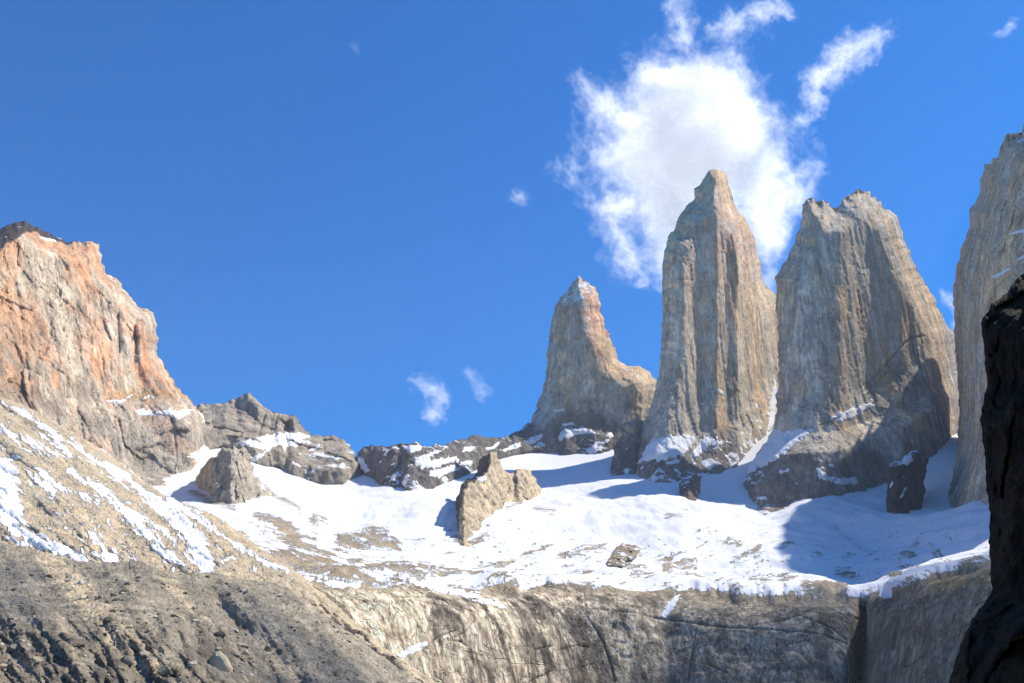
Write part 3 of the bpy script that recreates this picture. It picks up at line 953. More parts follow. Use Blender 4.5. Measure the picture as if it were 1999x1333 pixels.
# ------------------------------------------------------------------ left side peaks
lp_sky = [(-240, 640), (-240, 470), (-120, 452), (-40, 455), (0, 447), (20, 438), (40, 434), (52, 430), (62, 440), (80, 450), (100, 458), (118, 466), (132, 475), (150, 472), (168, 469), (180, 474), (193, 477), (197, 495), (203, 525), (208, 533), (222, 540), (234, 552), (240, 565), (255, 582), (268, 598), (275, 601), (290, 602), (299, 609),
          (304, 630), (308, 660), (306, 680), (306, 690), (315, 705), (330, 730), (345, 752), (365, 772), (380, 790), (397, 812), (415, 835), (435, 860), (448, 880)]
lp_line = [(-240, 930), (200, 925), (275, 920), (330, 926), (372, 928), (385, 915), (400, 895), (430, 885), (460, 880)]
lp_b = base_depth(lp_line, [(0, 0), (40, 25), (110, 60), (150, 95), (400, 180)])


def lp_depth(px, py):
    Y = lp_b(px, py)
    # the face turns towards the sun: nearer at the left
    Y = Y - np.clip(330 - px, -120, 560) * 1.15
    pil = np.interp(py, [590, 640, 700, 735], [0, 1, 1, 0]) * sstep(262, 274, px)          # the jutting pillar on its right shoulder
    return Y - 22 * pil


def lp_relief(px, py, p):
    r = facets(p / C(130, 130, 170), 811) * 13 + ridged(p / C(120, 120, 280), 3, 812, .45) * 7 + facets(p / C(45, 45, 70), 813) * 5 + facets(p / C(18, 18, 30), 814) * 3 - cracks(p, 815, 30, 6, .03) * 2
    for (x0, y0, x1, y1, w, dd) in ((228, 555, 232, 690, 6, 26), (263, 640, 272, 725, 6, 20), (30, 560, 62, 790, 10, 18), (205, 585, 225, 650, 5, 10), (35, 480, 30, 535, 3, 10), (160, 830, 165, 910, 4, 14), (226, 850, 240, 930, 4, 12), (340, 850, 345, 900, 5, 10)):
        r = r - .6 * dd * np.clip(stroke_field(px, py, [[(x0, y0, w), (x1, y1, w * .5)]]) / w, 0, 1)
    return r


def lp_col(px, py, p):
    k1 = fbm(p / C(150, 150, 170), 4, 821, .6)
    k3 = fbm(p / 40.0, 5, 822, .6)
    k2 = fbm(p / C(28, 28, 200), 4, 823)
    yy = py + 110 * k1 + 20 * k3
    c = mixc(sstep(640, 760, yy), np.broadcast_to(C(.60, .41, .305), p.shape), C(.47, .42, .375))
    c = mixc(sstep(.02, .35, k1 + .5 * k3), c, C(.60, .35, .225))
    c = mixc(sstep(.05, .35, -k1 + .4 * k3) * .8, c, C(.52, .48, .42))
    c = mixc(sstep(780, 830, yy) * .7, c, C(.34, .325, .315))
    o = np.exp(-((py - 770) / 12.0) ** 2) * sstep(190, 220, px) * sstep(380, 330, px)
    c = mixc(o * .8, c, C(.55, .36, .20))
    c = mixc(sstep(.1, .45, k2) * .45, c, C(.24, .20, .18))
    c = mixc(sstep(120, 20, px) * sstep(560, 640, py) * .45, c, C(.30, .255, .21))
    return c * (1 + .3 * k3[..., None])


cap_field = lambda px, py: interp([(-240, 520), (-40, 500), (0, 487), (12, 474), (35, 462), (45, 452), (72, 450), (80, 460), (105, 467), (132, 476), (140, 470), (400, 300)])(px) + 3 * perlin(np.stack([px / 9, py / 9, px * 0], -1), 4) - py
M_CAP = rock_mat("cap_rock", 0.05, 0.3, 1.0, 0.35, 2.0, 0.5, 0.7, 0.06)


def lp_col2(px, py, p):
    c = lp_col(px, py, p)
    return np.where((cap_field(px, py) > -3)[..., None], C(.075, .062, .068), c)


mass("mountain_peak", lp_sky, [(448, 960), (300, 1010), (-240, 1010)], lp_depth, 130, 40, M_PEAK, lp_col2, jag=2.4, seed=15, relief=lp_relief, disp=lambda p: ridged(p / C(26, 26, 36), 4, 831, .5) * 1.0 + facets(p / C(10, 10, 14), 832) * 1.4,
     snow=lambda px, py, p, n: -1.6 + (py < 480) * .6 + fbm(p / C(40, 40, 26), 4, 833) * .8 + np.clip(n[..., 2] - .4, 0, 1) * 1.0,
     caps=[("summit_cap", cap_field, M_CAP, 0.0, "dark brown cap rock dusted with snow")],
     patches=[patch([(73, 461), (82, 464), (100, 467), (124, 474), (104, 472), (80, 469)], 1.5, 7, 61), patch([(200, 785), (222, 779), (240, 781), (256, 770), (268, 766), (250, 778), (238, 786), (222, 797), (226, 788)], 3, 7, 62),
              patch([(276, 780), (290, 771), (302, 775), (300, 780), (288, 776), (280, 783)], 2, 6, 63), patch([(262, 805), (275, 797), (300, 806), (330, 797), (345, 803), (380, 798), (362, 812), (345, 822), (340, 812), (300, 812), (270, 812)], 4, 7, 64),
              patch([(380, 790), (396, 806), (420, 832), (441, 862), (440, 868), (415, 845), (400, 832), (392, 812)], 3, 7, 65), patch([(366, 892), (395, 872), (425, 866), (442, 866), (425, 880), (402, 892), (390, 902)], 4, 7, 66), patch([(192, 575), (205, 576), (213, 575), (205, 578)], 1, 5, 67), patch([(206, 534), (222, 541), (219, 544)], 1.5, 5, 68)],
     kind='thing', label="massive sunlit orange rock peak at the left edge with a dark cap on its summit", cat="mountain peak")

br_sky = [(360, 890), (372, 800), (388, 788), (410, 790), (440, 787), (452, 777), (459, 782), (468, 772), (485, 767), (496, 771), (503, 786), (515, 795), (535, 805), (560, 810), (577, 812), (586, 826), (600, 842), (607, 850), (622, 851), (640, 851), (660, 852), (675, 861), (690, 880), (697, 893), (706, 915), (715, 940)]
br_line = [(360, 890), (440, 868), (470, 885), (500, 905), (522, 911), (545, 905), (570, 930), (600, 938), (640, 946), (670, 946), (690, 932), (720, 925)]
_rx, _ry = even_base(br_line, 340.0, 760.0, 9.0)


def br_b(px, py):
    by = interp(br_line)(px)
    return np.interp(px, _rx, _ry) + np.interp(by - py, [0, 25, 60, 90, 120, 200], [0, 20, 130, 240, 265, 300]) + np.maximum(py - by, 0) * 3.0


def br_relief(px, py, p):
    r = facets(p / C(70, 70, 90), 911) * 22 + ridged(p / C(45, 45, 160), 3, 912, .45) * 6
    return r - 20 * np.clip(stroke_field(px, py, [[(520, 800, 4), (505, 850, 3)], [(542, 806, 3), (535, 845, 2)]]) / 3, 0, 1) + 24 * sstep(462, 475, px) * sstep(850, 800, py)


mass("mountain_peak", br_sky, [(715, 985), (560, 985), (380, 960)], br_b, 55, 14, M_PEAK, lambda px, py, p: mixc(.5 + fbm(p / C(50, 50, 90), 4, 921), C(.37, .34, .30), C(.25, .235, .225)) * (1 + .3 * fbm(p / 25., 4, 922)[..., None]), jag=3.0, seed=17, relief=br_relief,
     disp=lambda p: ridged(p / C(25, 25, 40), 4, 931, .5) * 1.2 + facets(p / C(12, 12, 16), 932) * 2,
     snow=lambda px, py, p, n: -1.15 + sstep(850, 870, py) * .45 + fbm(p / C(60, 60, 30), 4, 933) * .9 + np.clip(n[..., 2] - .35, 0, 1) * .8,
     patches=[patch([(455, 868), (480, 860), (520, 849), (580, 843), (606, 854), (590, 862), (575, 876), (562, 872), (555, 882), (545, 868), (528, 880), (505, 878), (485, 872)], 5, 8, 71), patch([(488, 900), (505, 886), (520, 880), (514, 890), (495, 903)], 3, 7, 72),
              patch([(600, 880), (625, 868), (620, 878), (604, 882)], 2, 6, 73), patch([(645, 900), (662, 890), (667, 896), (655, 902)], 2, 6, 74)],
     kind='thing', label="pointed grey rock peak on the skyline between the orange peak and the dark ridge", cat="mountain peak")

# ------------------------------------------------------------------ outcrops standing in the snow
M_OUT = rock_mat("outcrop_rock", 0.08, 0.4, 0.3, 0.28, 0.5, 0.3, 0.5, 0.06, fine=1.4, vein=.05, vein_amt=.4, block=.06)


def out_col(a, b, seed):
    return lambda px, py, p: mixc(.5 + 1.1 * fbm(p / C(26, 26, 70), 4, seed), a, b) * (1 + .3 * fbm(p / 12., 4, seed + 1)[..., None])


mo_line = [(870, 1000), (882, 1000), (893, 1040), (905, 1056), (920, 1050), (950, 1037), (980, 1018), (990, 992), (1005, 987), (1030, 981), (1060, 965)]
mo_b = base_depth(mo_line, [(0, 0), (30, 40), (120, 165)])


def mo_depth(px, py):
    # an arete from the foot up to the summit: the left flank falls away into shade
    ar = np.interp(py, [882, 905, 922, 935, 945, 960, 1000, 1050], [958, 957, 951, 936, 914, 905, 900, 894])
    gap = 12 * np.exp(-((px - 1003) / 4.0) ** 2)
    return mo_b(px, py) + np.maximum(ar - px, 0) * 7.0 + np.maximum(px - ar, 0) * .25 + gap


def mo_col(px, py, p):
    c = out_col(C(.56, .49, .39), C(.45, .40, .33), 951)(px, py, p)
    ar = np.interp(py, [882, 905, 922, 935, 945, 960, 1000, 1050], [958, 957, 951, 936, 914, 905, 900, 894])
    c = mixc(sstep(-1, 3, ar - px) * .9, c, C(.045, .042, .042))               # shade of the left flank, painted into the tint
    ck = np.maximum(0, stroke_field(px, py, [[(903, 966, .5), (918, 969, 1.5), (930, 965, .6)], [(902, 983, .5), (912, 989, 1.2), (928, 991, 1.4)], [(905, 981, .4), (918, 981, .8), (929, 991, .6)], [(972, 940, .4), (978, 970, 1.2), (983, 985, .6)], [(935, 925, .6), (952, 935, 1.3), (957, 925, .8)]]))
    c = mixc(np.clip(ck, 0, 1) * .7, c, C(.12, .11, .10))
    return mixc(sstep(5, 1, np.abs(px - 1006 - (py - 930) * .1)) * .7, c, C(.10, .095, .09))  # dark line painted in for the shade in the gap


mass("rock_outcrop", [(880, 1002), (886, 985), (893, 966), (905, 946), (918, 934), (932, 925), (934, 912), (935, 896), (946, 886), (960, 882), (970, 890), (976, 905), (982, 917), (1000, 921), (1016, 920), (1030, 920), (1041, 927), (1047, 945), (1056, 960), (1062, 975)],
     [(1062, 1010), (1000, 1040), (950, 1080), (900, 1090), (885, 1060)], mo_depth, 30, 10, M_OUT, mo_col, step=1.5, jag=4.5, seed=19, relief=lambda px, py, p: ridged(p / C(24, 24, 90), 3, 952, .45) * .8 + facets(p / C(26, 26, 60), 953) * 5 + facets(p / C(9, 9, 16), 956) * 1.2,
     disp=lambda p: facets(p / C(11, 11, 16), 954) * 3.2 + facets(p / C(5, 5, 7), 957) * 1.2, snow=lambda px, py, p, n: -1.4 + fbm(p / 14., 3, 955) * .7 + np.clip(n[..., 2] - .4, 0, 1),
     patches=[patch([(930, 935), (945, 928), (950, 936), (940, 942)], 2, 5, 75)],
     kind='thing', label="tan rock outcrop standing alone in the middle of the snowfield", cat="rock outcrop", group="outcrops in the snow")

lo_line = [(360, 950), (375, 955), (400, 968), (420, 986), (450, 994), (475, 994), (500, 990), (530, 984), (555, 980)]
lo_b = base_depth(lo_line, [(0, 0), (30, 16), (120, 90)])


def lo_depth(px, py):
    ar = np.interp(py, [870, 900, 990], [440, 412, 422])
    return lo_b(px, py) + np.maximum(ar - px, 0) * 3.0 + np.maximum(px - 455, 0) * .9 - 30


mass("rock_outcrop", [(364, 952), (384, 931), (400, 906), (411, 895), (426, 885), (444, 872), (460, 870), (478, 875), (488, 885), (491, 905), (500, 924), (514, 942), (530, 962), (548, 982)], [(548, 1020), (450, 1030), (380, 1000)], lo_depth, 30, 9, M_OUT,
     out_col(C(.43, .405, .365), C(.32, .30, .275), 961), step=1.5, jag=4.0, seed=21, relief=lambda px, py, p: ridged(p / C(24, 24, 70), 3, 962, .4) * 2 + facets(p / C(30, 30, 50), 963) * 9 - 14 * np.clip(stroke_field(px, py, [[(404, 905, 3), (418, 985, 3)]]) / 3, 0, 1),
     disp=lambda p: facets(p / C(11, 11, 16), 964) * 3.2 + facets(p / C(5, 5, 7), 967) * 1.2, snow=lambda px, py, p, n: -1.1 + fbm(p / 18., 4, 965) * .8 + np.clip(n[..., 2] - .4, 0, 1) + sstep(480, 520, px) * .75,
     kind='thing', label="grey rock outcrop at the foot of the orange peak, beside the brown snowy slope", cat="rock outcrop", group="outcrops in the snow")

db_b = base_depth([(1720, 1010), (1732, 1011), (1748, 1010), (1770, 1000), (1790, 987), (1805, 965), (1820, 940)], [(0, 0), (40, 10), (110, 40), (140, 90)])
mass("rock_outcrop", [(1730, 1020), (1731, 975), (1732, 945), (1729, 918), (1733, 905), (1760, 896), (1775, 882), (1790, 878), (1804, 885), (1813, 892), (1808, 920), (1803, 940), (1805, 960), (1800, 985)], [(1790, 1030), (1735, 1040)],
     lambda px, py: db_b(px, py) - 15 + np.maximum(1752 - px, 0) * 1.4, 40, 14, M_SLATE, out_col(C(.055, .05, .055), C(.085, .07, .065), 971), step=1.5, jag=2.0, seed=23, relief=lambda px, py, p: facets(p / C(25, 25, 40), 972) * 9 + ridged(p / C(18, 18, 50), 3, 973) * 4,
     disp=lambda p: ridged(p / 10., 4, 974) * 1.6, snow=lambda px, py, p, n: -.75 + sstep(925, 895, py) * .35 + fbm(p / 16., 4, 975) * .8 + np.clip(n[..., 2] - .35, 0, 1) * .8,
     patches=[patch([(1745, 910), (1765, 900), (1778, 884), (1782, 898), (1770, 908)], 3, 6, 76), patch([(1754, 970), (1768, 950), (1770, 952), (1758, 974)], 1.5, 6, 77), patch([(1738, 950), (1744, 940), (1745, 945), (1740, 954)], 1.5, 6, 78)],
     kind='thing', label="dark block of rock dusted with snow at the foot of the broad fluted tower", cat="rock outcrop", group="outcrops in the snow")

ri_b = base_depth([(1320, 950), (1335, 968), (1345, 977), (1360, 968), (1372, 950)], [(0, 0), (50, 120)])
mass("rock_outcrop", [(1326, 960), (1325, 948), (1332, 938), (1350, 934), (1369, 931), (1367, 948), (1362, 970)], [(1350, 995), (1330, 990)], lambda px, py: ri_b(px, py) - 3, 8, 6, M_SLATE, out_col(C(.12, .11, .11), C(.17, .15, .14), 981), step=1.5, jag=6.0, seed=25,
     relief=lambda px, py, p: facets(p / C(18, 18, 25), 982) * 5, disp=lambda p: ridged(p / 10., 4, 983) * 1.4, snow=lambda px, py, p, n: -.55 + fbm(p / 16., 4, 984) * 1.0,
     kind='thing', label="small dark wedge of rock in the snow below the tallest tower", cat="rock outcrop", group="outcrops in the snow")


def low_outcrop(pts, base, seed, label, a=C(.34, .29, .22), b=C(.24, .21, .18)):
    ln = sorted(base)
    d = base_depth(ln, [(0, 0), (20, 75), (60, 260)])
    mass("rock_outcrop", pts, [(pts[-1][0], pts[-1][1] + 12), (pts[0][0], pts[0][1] + 12)], lambda px, py: d(px, py) - 1, 14, 9, M_OUT, out_col(a, b, seed), step=1.5, jag=3.0, seed=seed, relief=lambda px, py, p: facets(p / C(12, 12, 12), seed) * 5 + ridged(p / 14., 3, seed + 2) * 2,
         disp=lambda p: ridged(p / 6., 3, seed + 3) * .8, snow=lambda px, py, p, n: -.55 + fbm(p / 14., 4, seed + 4) * .9 + np.clip(n[..., 2] - .5, 0, 1) * .7, kind='thing', label=label, cat="rock outcrop", group="outcrops in the snow")


low_outcrop([(1186, 1092), (1192, 1084), (1200, 1078), (1204, 1068), (1214, 1061), (1222, 1065), (1229, 1063), (1236, 1069), (1247, 1067), (1253, 1072), (1247, 1079), (1243, 1086), (1234, 1092), (1220, 1096)], [(1180, 1093), (1205, 1097), (1225, 1097), (1240, 1091), (1260, 1084)], 1001, "knobbly tan outcrop low on the bright snow, below right of the lone tan outcrop")


# ------------------------------------------------------------------ left slopes
SCREE = tps([(-200, 690, 1250), (0, 770, 1180), (130, 835, 1180), (280, 935, 1150), (370, 985, 1040), (455, 1030, 900), (530, 1085, 760), (600, 1130, 660), (690, 1210, 560), (760, 1270, 500), (900, 1370, 450), (-200, 1050, 500), (0, 1060, 520), (200, 1110, 500), (400, 1125, 520), (560, 1150, 540), (200, 1000, 740), (0, 930, 780), (650, 1260, 480), (780, 1380, 420), (-200, 1200, 420), (300, 1250, 420)])
sc_sky = [(-240, 690), (-100, 725), (0, 770), (60, 797), (130, 836), (200, 877), (250, 911), (280, 936), (320, 966), (370, 986), (420, 1006), (455, 1030), (490, 1055), (530, 1085), (570, 1109), (600, 1131), (640, 1166), (690, 1211), (760, 1271), (860, 1338), (930, 1390)]
SC_BANDS = [[(-160, 880, 30), (-30, 930, 35), (5, 925, 28), (12, 970, 26), (20, 1010, 24), (35, 1040, 16), (80, 1062, 8), (120, 1075, 10), (170, 1093, 6)], [(10, 788, 3), (60, 815, 4), (120, 860, 6)], [(110, 850, 4), (180, 895, 7), (215, 915, 9), (260, 948, 8), (310, 985, 12), (350, 1020, 16), (385, 1060, 20), (400, 1100, 19), (402, 1120, 16)],
            [(135, 918, 4), (185, 950, 7), (215, 975, 8), (255, 1010, 11), (290, 1050, 11), (330, 1085, 8), (355, 1110, 5)], [(0, 840, 4), (60, 865, 6), (110, 890, 4)], [(80, 925, 9), (95, 945, 10), (105, 970, 6)], [(175, 1042, 4), (200, 1070, 10), (215, 1090, 12)], [(330, 975, 6), (370, 1000, 8), (420, 1040, 5), (480, 1080, 5), (540, 1110, 4), (575, 1120, 3)],
            [(320, 955, 5), (345, 975, 5)], [(230, 985, 4), (300, 1030, 5), (340, 1060, 5)], [(0, 905, 5), (40, 890, 4)], [(85, 848, 3), (140, 885, 3)], [(422, 1106, 2), (455, 1088, 3)], [(485, 1122, 1), (500, 1112, 1.5)], [(20, 1048, 4), (50, 1062, 4)], [(60, 940, 3), (150, 960, 4), (170, 970, 3)]]


def down(px, py):
    """along and across the fall line of the left slope, in pixels"""
    return px * .80 + py * .60, -px * .60 + py * .80


def sc_snow(px, py, p, n):
    a, b = down(px, py)
    st = fbm(np.stack([a / 55, b / 9, a * 0], -1), 5, 1101, .62) + 1.0 * fbm(np.stack([a / 34, b / 4.5, a * 0 + 5], -1), 4, 1102, .65)
    f = stroke_field(px, py, SC_BANDS)
    top = 0.35 * sstep(560, 700, px + (py - 1000) * .2)
    return np.clip(f / 11.0, -.75, 1.4) + .12 + st * .95 - .4 * sstep(400, 470, px) * sstep(1020, 1060, py) * (f < 0) - top


def sc_col(px, py, p):
    a, b = down(px, py)
    k = fbm(np.stack([a / 120, b / 22, a * 0], -1), 5, 1111, .6)
    k2 = fbm(p / 22., 5, 1112, .65)
    c = mixc(.5 + k, C(.52, .45, .35), C(.42, .38, .315))
    c = mixc(sstep(.1, .5, k2) * .6, c, C(.20, .17, .135))
    return c * (1 + .35 * k2[..., None])


mass("scree_slope", sc_sky, [(930, 1460), (-240, 1300)], SCREE, 30, 12, M_SCREE, sc_col, jag=1.5, seed=27,
     relief=lambda px, py, p: fbm(np.stack([down(px, py)[0] / 150, down(px, py)[1] / 26, px * 0], -1), 4, 1121) * 20, disp=lambda p: fbm(p / 28., 4, 1122, .6) * 3 + ridged(p / 9., 3, 1123) * .7, snow=sc_snow, back=4, kind='structure')

MOR = tps([(-200, 1040, 430), (0, 1060, 430), (150, 1095, 420), (275, 1097, 410), (400, 1118, 425), (560, 1145, 450), (680, 1230, 420), (830, 1335, 375), (900, 1385, 350), (-200, 1440, 150), (0, 1420, 165), (250, 1420, 190), (500, 1420, 235), (800, 1440, 310), (200, 1220, 300), (0, 1200, 285), (450, 1260, 330), (620, 1300, 345)])
mr_sky = [(-240, 1030), (-80, 1048), (0, 1060), (50, 1067), (110, 1082), (150, 1094), (190, 1100), (230, 1098), (255, 1096), (278, 1097), (300, 1108), (330, 1119), (362, 1121), (380, 1117), (420, 1120), (460, 1126), (500, 1134), (545, 1141), (570, 1152), (620, 1187), (680, 1232), (760, 1291), (830, 1337), (900, 1390)]


def mr_axes(px, py):
    return px * .62 + py * .78, -px * .78 + py * .62


def mr_relief(px, py, p):
    a, b = mr_axes(px, py)
    low = sstep(1140, 1270, py + .15 * px * 0) * sstep(640, 420, px)
    gul = ridged(np.stack([a / 210, b / 34, a * 0 + .3], -1), 4, 1201, .55)
    fin = np.clip(ridged(np.stack([a / 80 + .5, b / 30, a * 0 + 7], -1), 3, 1202, .5) - .35, 0, 2)
    big = fbm(np.stack([a / 300, b / 120, a * 0], -1), 3, 1203)
    return big * 22 + gul * (.6 + 1.2 * low) + fin * 7 * low


def mr_col(px, py, p):
    a, b = mr_axes(px, py)
    k = fbm(np.stack([a / 170, b / 30, a * 0], -1), 5, 1211, .6)
    k2 = fbm(p / 7., 5, 1212, .65)
    sun_strip = stroke_field(px, py, [[(85, 1080, 14), (150, 1150, 22), (210, 1215, 28), (260, 1260, 24), (310, 1320, 12)], [(320, 1130, 8), (370, 1180, 8), (400, 1210, 4)], [(110, 1200, 5), (150, 1300, 9)]])  # strips of sunlight, painted as a brighter tan tint
    c = mixc(.5 + k * 1.2, C(.31, .285, .245), C(.235, .222, .195))
    c = mixc(np.clip(sun_strip / 14 + .3 + .8 * k2, 0, 1) * .9, c, C(.50, .435, .33))
    fin = np.clip(ridged(np.stack([a / 80 + .5, b / 30, a * 0 + 7], -1), 3, 1202, .5) - .35, 0, 2) * sstep(1140, 1270, py) * sstep(640, 420, px)
    c = mixc(fin * .85 + .2 * k2, c, C(.14, .128, .11))
    k7 = fbm(p / 1.7, 3, 1213, .6)
    return c * (1 + .4 * k2[..., None]) * (1 + .45 * k7[..., None])


mass("moraine", mr_sky, [(900, 1470), (-240, 1470)], MOR, 14, 14, M_MORAINE, mr_col, step=1.8, jag=2.0, seed=29, relief=mr_relief, disp=lambda p: fbm(p / 11., 5, 1221, .55) * 1.1 + facets(p / 2.2, 1222) * .35, back=5, kind='structure')


# ------------------------------------------------------------------ stones lying on the moraine
def stone_mesh(name, seed, n=3, sx=1.0, sy=1.0, sz=.7, cut=.35):
    import bmesh
    bm = bmesh.new()
    bmesh.ops.create_icosphere(bm, subdivisions=n, radius=1.0)
    v = np.array([q.co[:] for q in bm.verts])
    rng = np.random.default_rng(seed)
    for _ in range(9):                              # flat broken faces
        d = rng.normal(size=3)
        d /= np.linalg.norm(d)
        h = rng.uniform(1 - cut * 1.3, 1 - cut * .3)
        o = v @ d - h
        v = v - np.clip(o, 0, None)[:, None] * d
    v = v * (1 + .10 * fbm(v * 1.6 + seed, 3, seed)[:, None]) * np.array([sx, sy, sz])
    for q, c in zip(bm.verts, v):
        q.co = c
    me = bpy.data.meshes.new(name)
    bm.to_mesh(me)
    bm.free()
    nv = len(me.vertices)
    a = me.attributes.new("tint", 'FLOAT_COLOR', 'POINT')
    g = rng.choice([.11, .16, .30, .42, .5])
    a.data.foreach_set("color", np.tile(np.array([g * 1.08, g * .98, g * .76, 1], np.float32), nv))
    a = me.attributes.new("snow", 'FLOAT', 'POINT')
    a.data.foreach_set("value", np.full(nv, -3, np.float32))
    me.materials.append(M_STONE)
    return me


def set_tint(me, c):
    a = me.attributes["tint"]
    a.data.foreach_set("color", np.tile(np.array([c[0] * 1.08, c[1], c[2] * .82, 1], np.float32), len(me.vertices)))


deps = bpy.context.evaluated_depsgraph_get()
mor_obj = bpy.data.objects["moraine"]
mor_tree = None
from mathutils.bvhtree import BVHTree
mor_tree = BVHTree.FromPolygons([v.co[:] for v in mor_obj.data.vertices], [tuple(p.vertices) for p in mor_obj.data.polygons])


def on_moraine(px, py):
    d = Vector(place(np.array(float(px)), np.array(float(py)), np.array(100.0)) - np.array([0, 0, CAMZ])).normalized()
    hit = mor_tree.ray_cast(Vector((0, 0, CAMZ)), d)
    return hit[0], hit[3]


BIG = [  # px, py, half width px, label, shape, tint
    (428, 1305, 27, "large pale pointed boulder near the bottom of the grey moraine", (1, .8, .95), (.44, .40, .33)),
    (246, 1297, 15, "grey boulder split by a pale crack among dark fins at the bottom of the moraine", (1, .8, .8), (.21, .20, .18)),
    (70, 1289, 12, "pale flat slab lying below a dark fin at the lower left of the moraine", (1.1, .7, .35), (.36, .33, .27)),
    (222, 1194, 9, "tan flat-topped boulder on the bright sunlit strip of the moraine", (1, .8, .5), (.34, .30, .23)),
    (209, 1213, 8, "round dark boulder at the left side of the bright sunlit strip", (.9, .9, .95), (.085, .085, .07)),
    (323, 1312, 13, "pale rounded boulder between the split grey boulder and the large pointed one", (1, .8, .75), (.29, .275, .24)),
    (428, 1241, 11, "dark elongated boulder in the middle of the moraine's right half", (1.2, .7, .6), (.12, .112, .10)),
    (605, 1258, 6, "small pale boulder near the sunlit right edge of the moraine", (1, .8, .6), (.32, .30, .26)),
    (2, 1302, 9, "pale broken stone at the very left edge of the moraine", (1, .8, .6), (.36, .32, .26)),
    (243, 1154, 7, "brown slanting stone just under the crest hollow of the moraine", (1.2, .8, .5), (.20, .165, .125)),
    (95, 1126, 6, "dark stone high on the left of the moraine", (1.1, .8, .6), (.12, .11, .10)),
    (522, 1270, 8, "brownish boulder low on the right part of the moraine", (1, .9, .9), (.19, .17, .13)),
]
random.seed(4)
for k, (bx, by, r, lab, shp, tn) in enumerate(BIG):
    loc, dist = on_moraine(bx, by)
    if loc is None:
        continue
    me = stone_mesh("boulder", 50 + k, 3, *shp)
    set_tint(me, tn)
    o = link(bpy.data.objects.new("boulder", me))
    s = r * dist / F
    o.scale = (s, s, s)
    o.location = loc + Vector((0, 0, s * .15))
    o.rotation_euler = (random.uniform(-.3, .3), random.uniform(-.2, .35), random.uniform(-.5, .5))
    tag(o, lab, "boulder", "boulders on the moraine")

protos = [stone_mesh("stone", 100 + k, 2, random.uniform(.8, 1.3), random.uniform(.7, 1), random.uniform(.5, .8)) for k in range(10)]
STRIP = [[(235, 1180, 10), (265, 1215, 16), (300, 1255, 12)], [(380, 1215, 12), (480, 1290, 20)], [(340, 1190, 10), (400, 1230, 14)], [(110, 1120, 16), (170, 1170, 10)]]
made = 0
tries = 0
mids = [stone_mesh("boulder", 200 + k, 3, random.uniform(.8, 1.3), random.uniform(.7, 1), random.uniform(.55, .9), .5) for k in range(8)]
while made < 46 and tries < 3000:
    tries += 1
    bx, by = random.uniform(0, 760), random.uniform(1120, 1332)
    if float(stroke_field(np.array([bx]), np.array([by]), STRIP)[0]) < -30 and random.random() > .35:
        continue
    loc, dist = on_moraine(bx, by)
    if loc is None or any(abs(bx - q[0]) < 30 and abs(by - q[1]) < 25 for q in BIG):
        continue
    o = link(bpy.data.objects.new("boulder", mids[made % 8]))
    s = random.choice((4.5, 5, 6, 7, 8)) * dist / F
    o.scale = (s, s, s)
    o.location = loc + Vector((0, 0, s * .1))
    o.rotation_euler = (random.uniform(-.4, .4), random.uniform(-.3, .5), random.uniform(0, 6.28))
    tag(o, "middle-sized angular rock among the loose stones of the grey moraine", "boulder", "middle-sized rocks on the moraine")
    made += 1
made = 0
tries = 0
while made < 250 and tries < 6000:
    tries += 1
    bx, by = random.uniform(0, 800), random.uniform(1085, 1332)
    f = float(stroke_field(np.array([bx]), np.array([by]), STRIP)[0])
    if f < 0 and random.random() > .3:
        continue
    loc, dist = on_moraine(bx, by)
    if loc is None:
        continue
    o = link(bpy.data.objects.new("stone", protos[made % 10]))
    s = random.choice((2.2, 2.6, 3.0, 3.6, 4.6, 6.5)) * dist / F
    o.scale = (s, s, s)
    o.location = loc
    o.rotation_euler = (random.uniform(-.4, .4), random.uniform(-.4, .4), random.uniform(0, 6.28))
    tag(o, "small loose stone lying on the grey moraine slope", "stone", "small stones on the moraine")
    made += 1

# ------------------------------------------------------------------ the dark rock close to the camera
nb_sky = [(1830, 1420), (1848, 1345), (1862, 1300), (1880, 1250), (1900, 1205), (1925, 1175), (1935, 1150), (1933, 1090), (1931, 1045), (1935, 1010), (1930, 985), (1927, 940), (1924, 900), (1919, 860), (1915, 820), (1922, 780), (1928, 750), (1924, 710), (1919, 670), (1915, 640), (1917, 622), (1930, 612), (1935, 592), (1952, 584), (1965, 572), (1975, 556), (1990, 540), (2010, 526), (2080, 500), (2200, 490), (2330, 560), (2420, 800), (2460, 1450)]


def nb_depth(px, py):
    return 6.2 - (px - 1915) * .0022 + np.clip(1333 - py, 0, 900) * .0008 - sstep(1100, 1250, py) * .5


mass("boulder", nb_sky, [(2440, 1680), (1830, 1680)], nb_depth, 1.1, 120, M_BOULDER, lambda px, py, p: mixc(.5 + fbm(p * 1.4, 4, 1301), C(.010, .009, .007), C(.034, .026, .016)) * (1 + .5 * fbm(p * 5, 4, 1302)[..., None]), step=3.0, jag=2.2, seed=31,  # deep shade put into the very low tint
     relief=lambda px, py, p: ridged(p * .9, 4, 1311) * .16 + facets(p * 1.8, 1312) * .2, disp=lambda p: fbm(p * 6, 4, 1313) * .03, back=1.2,
     kind='thing', label="huge near-black rock in deep shade close up along the right edge", cat="boulder")

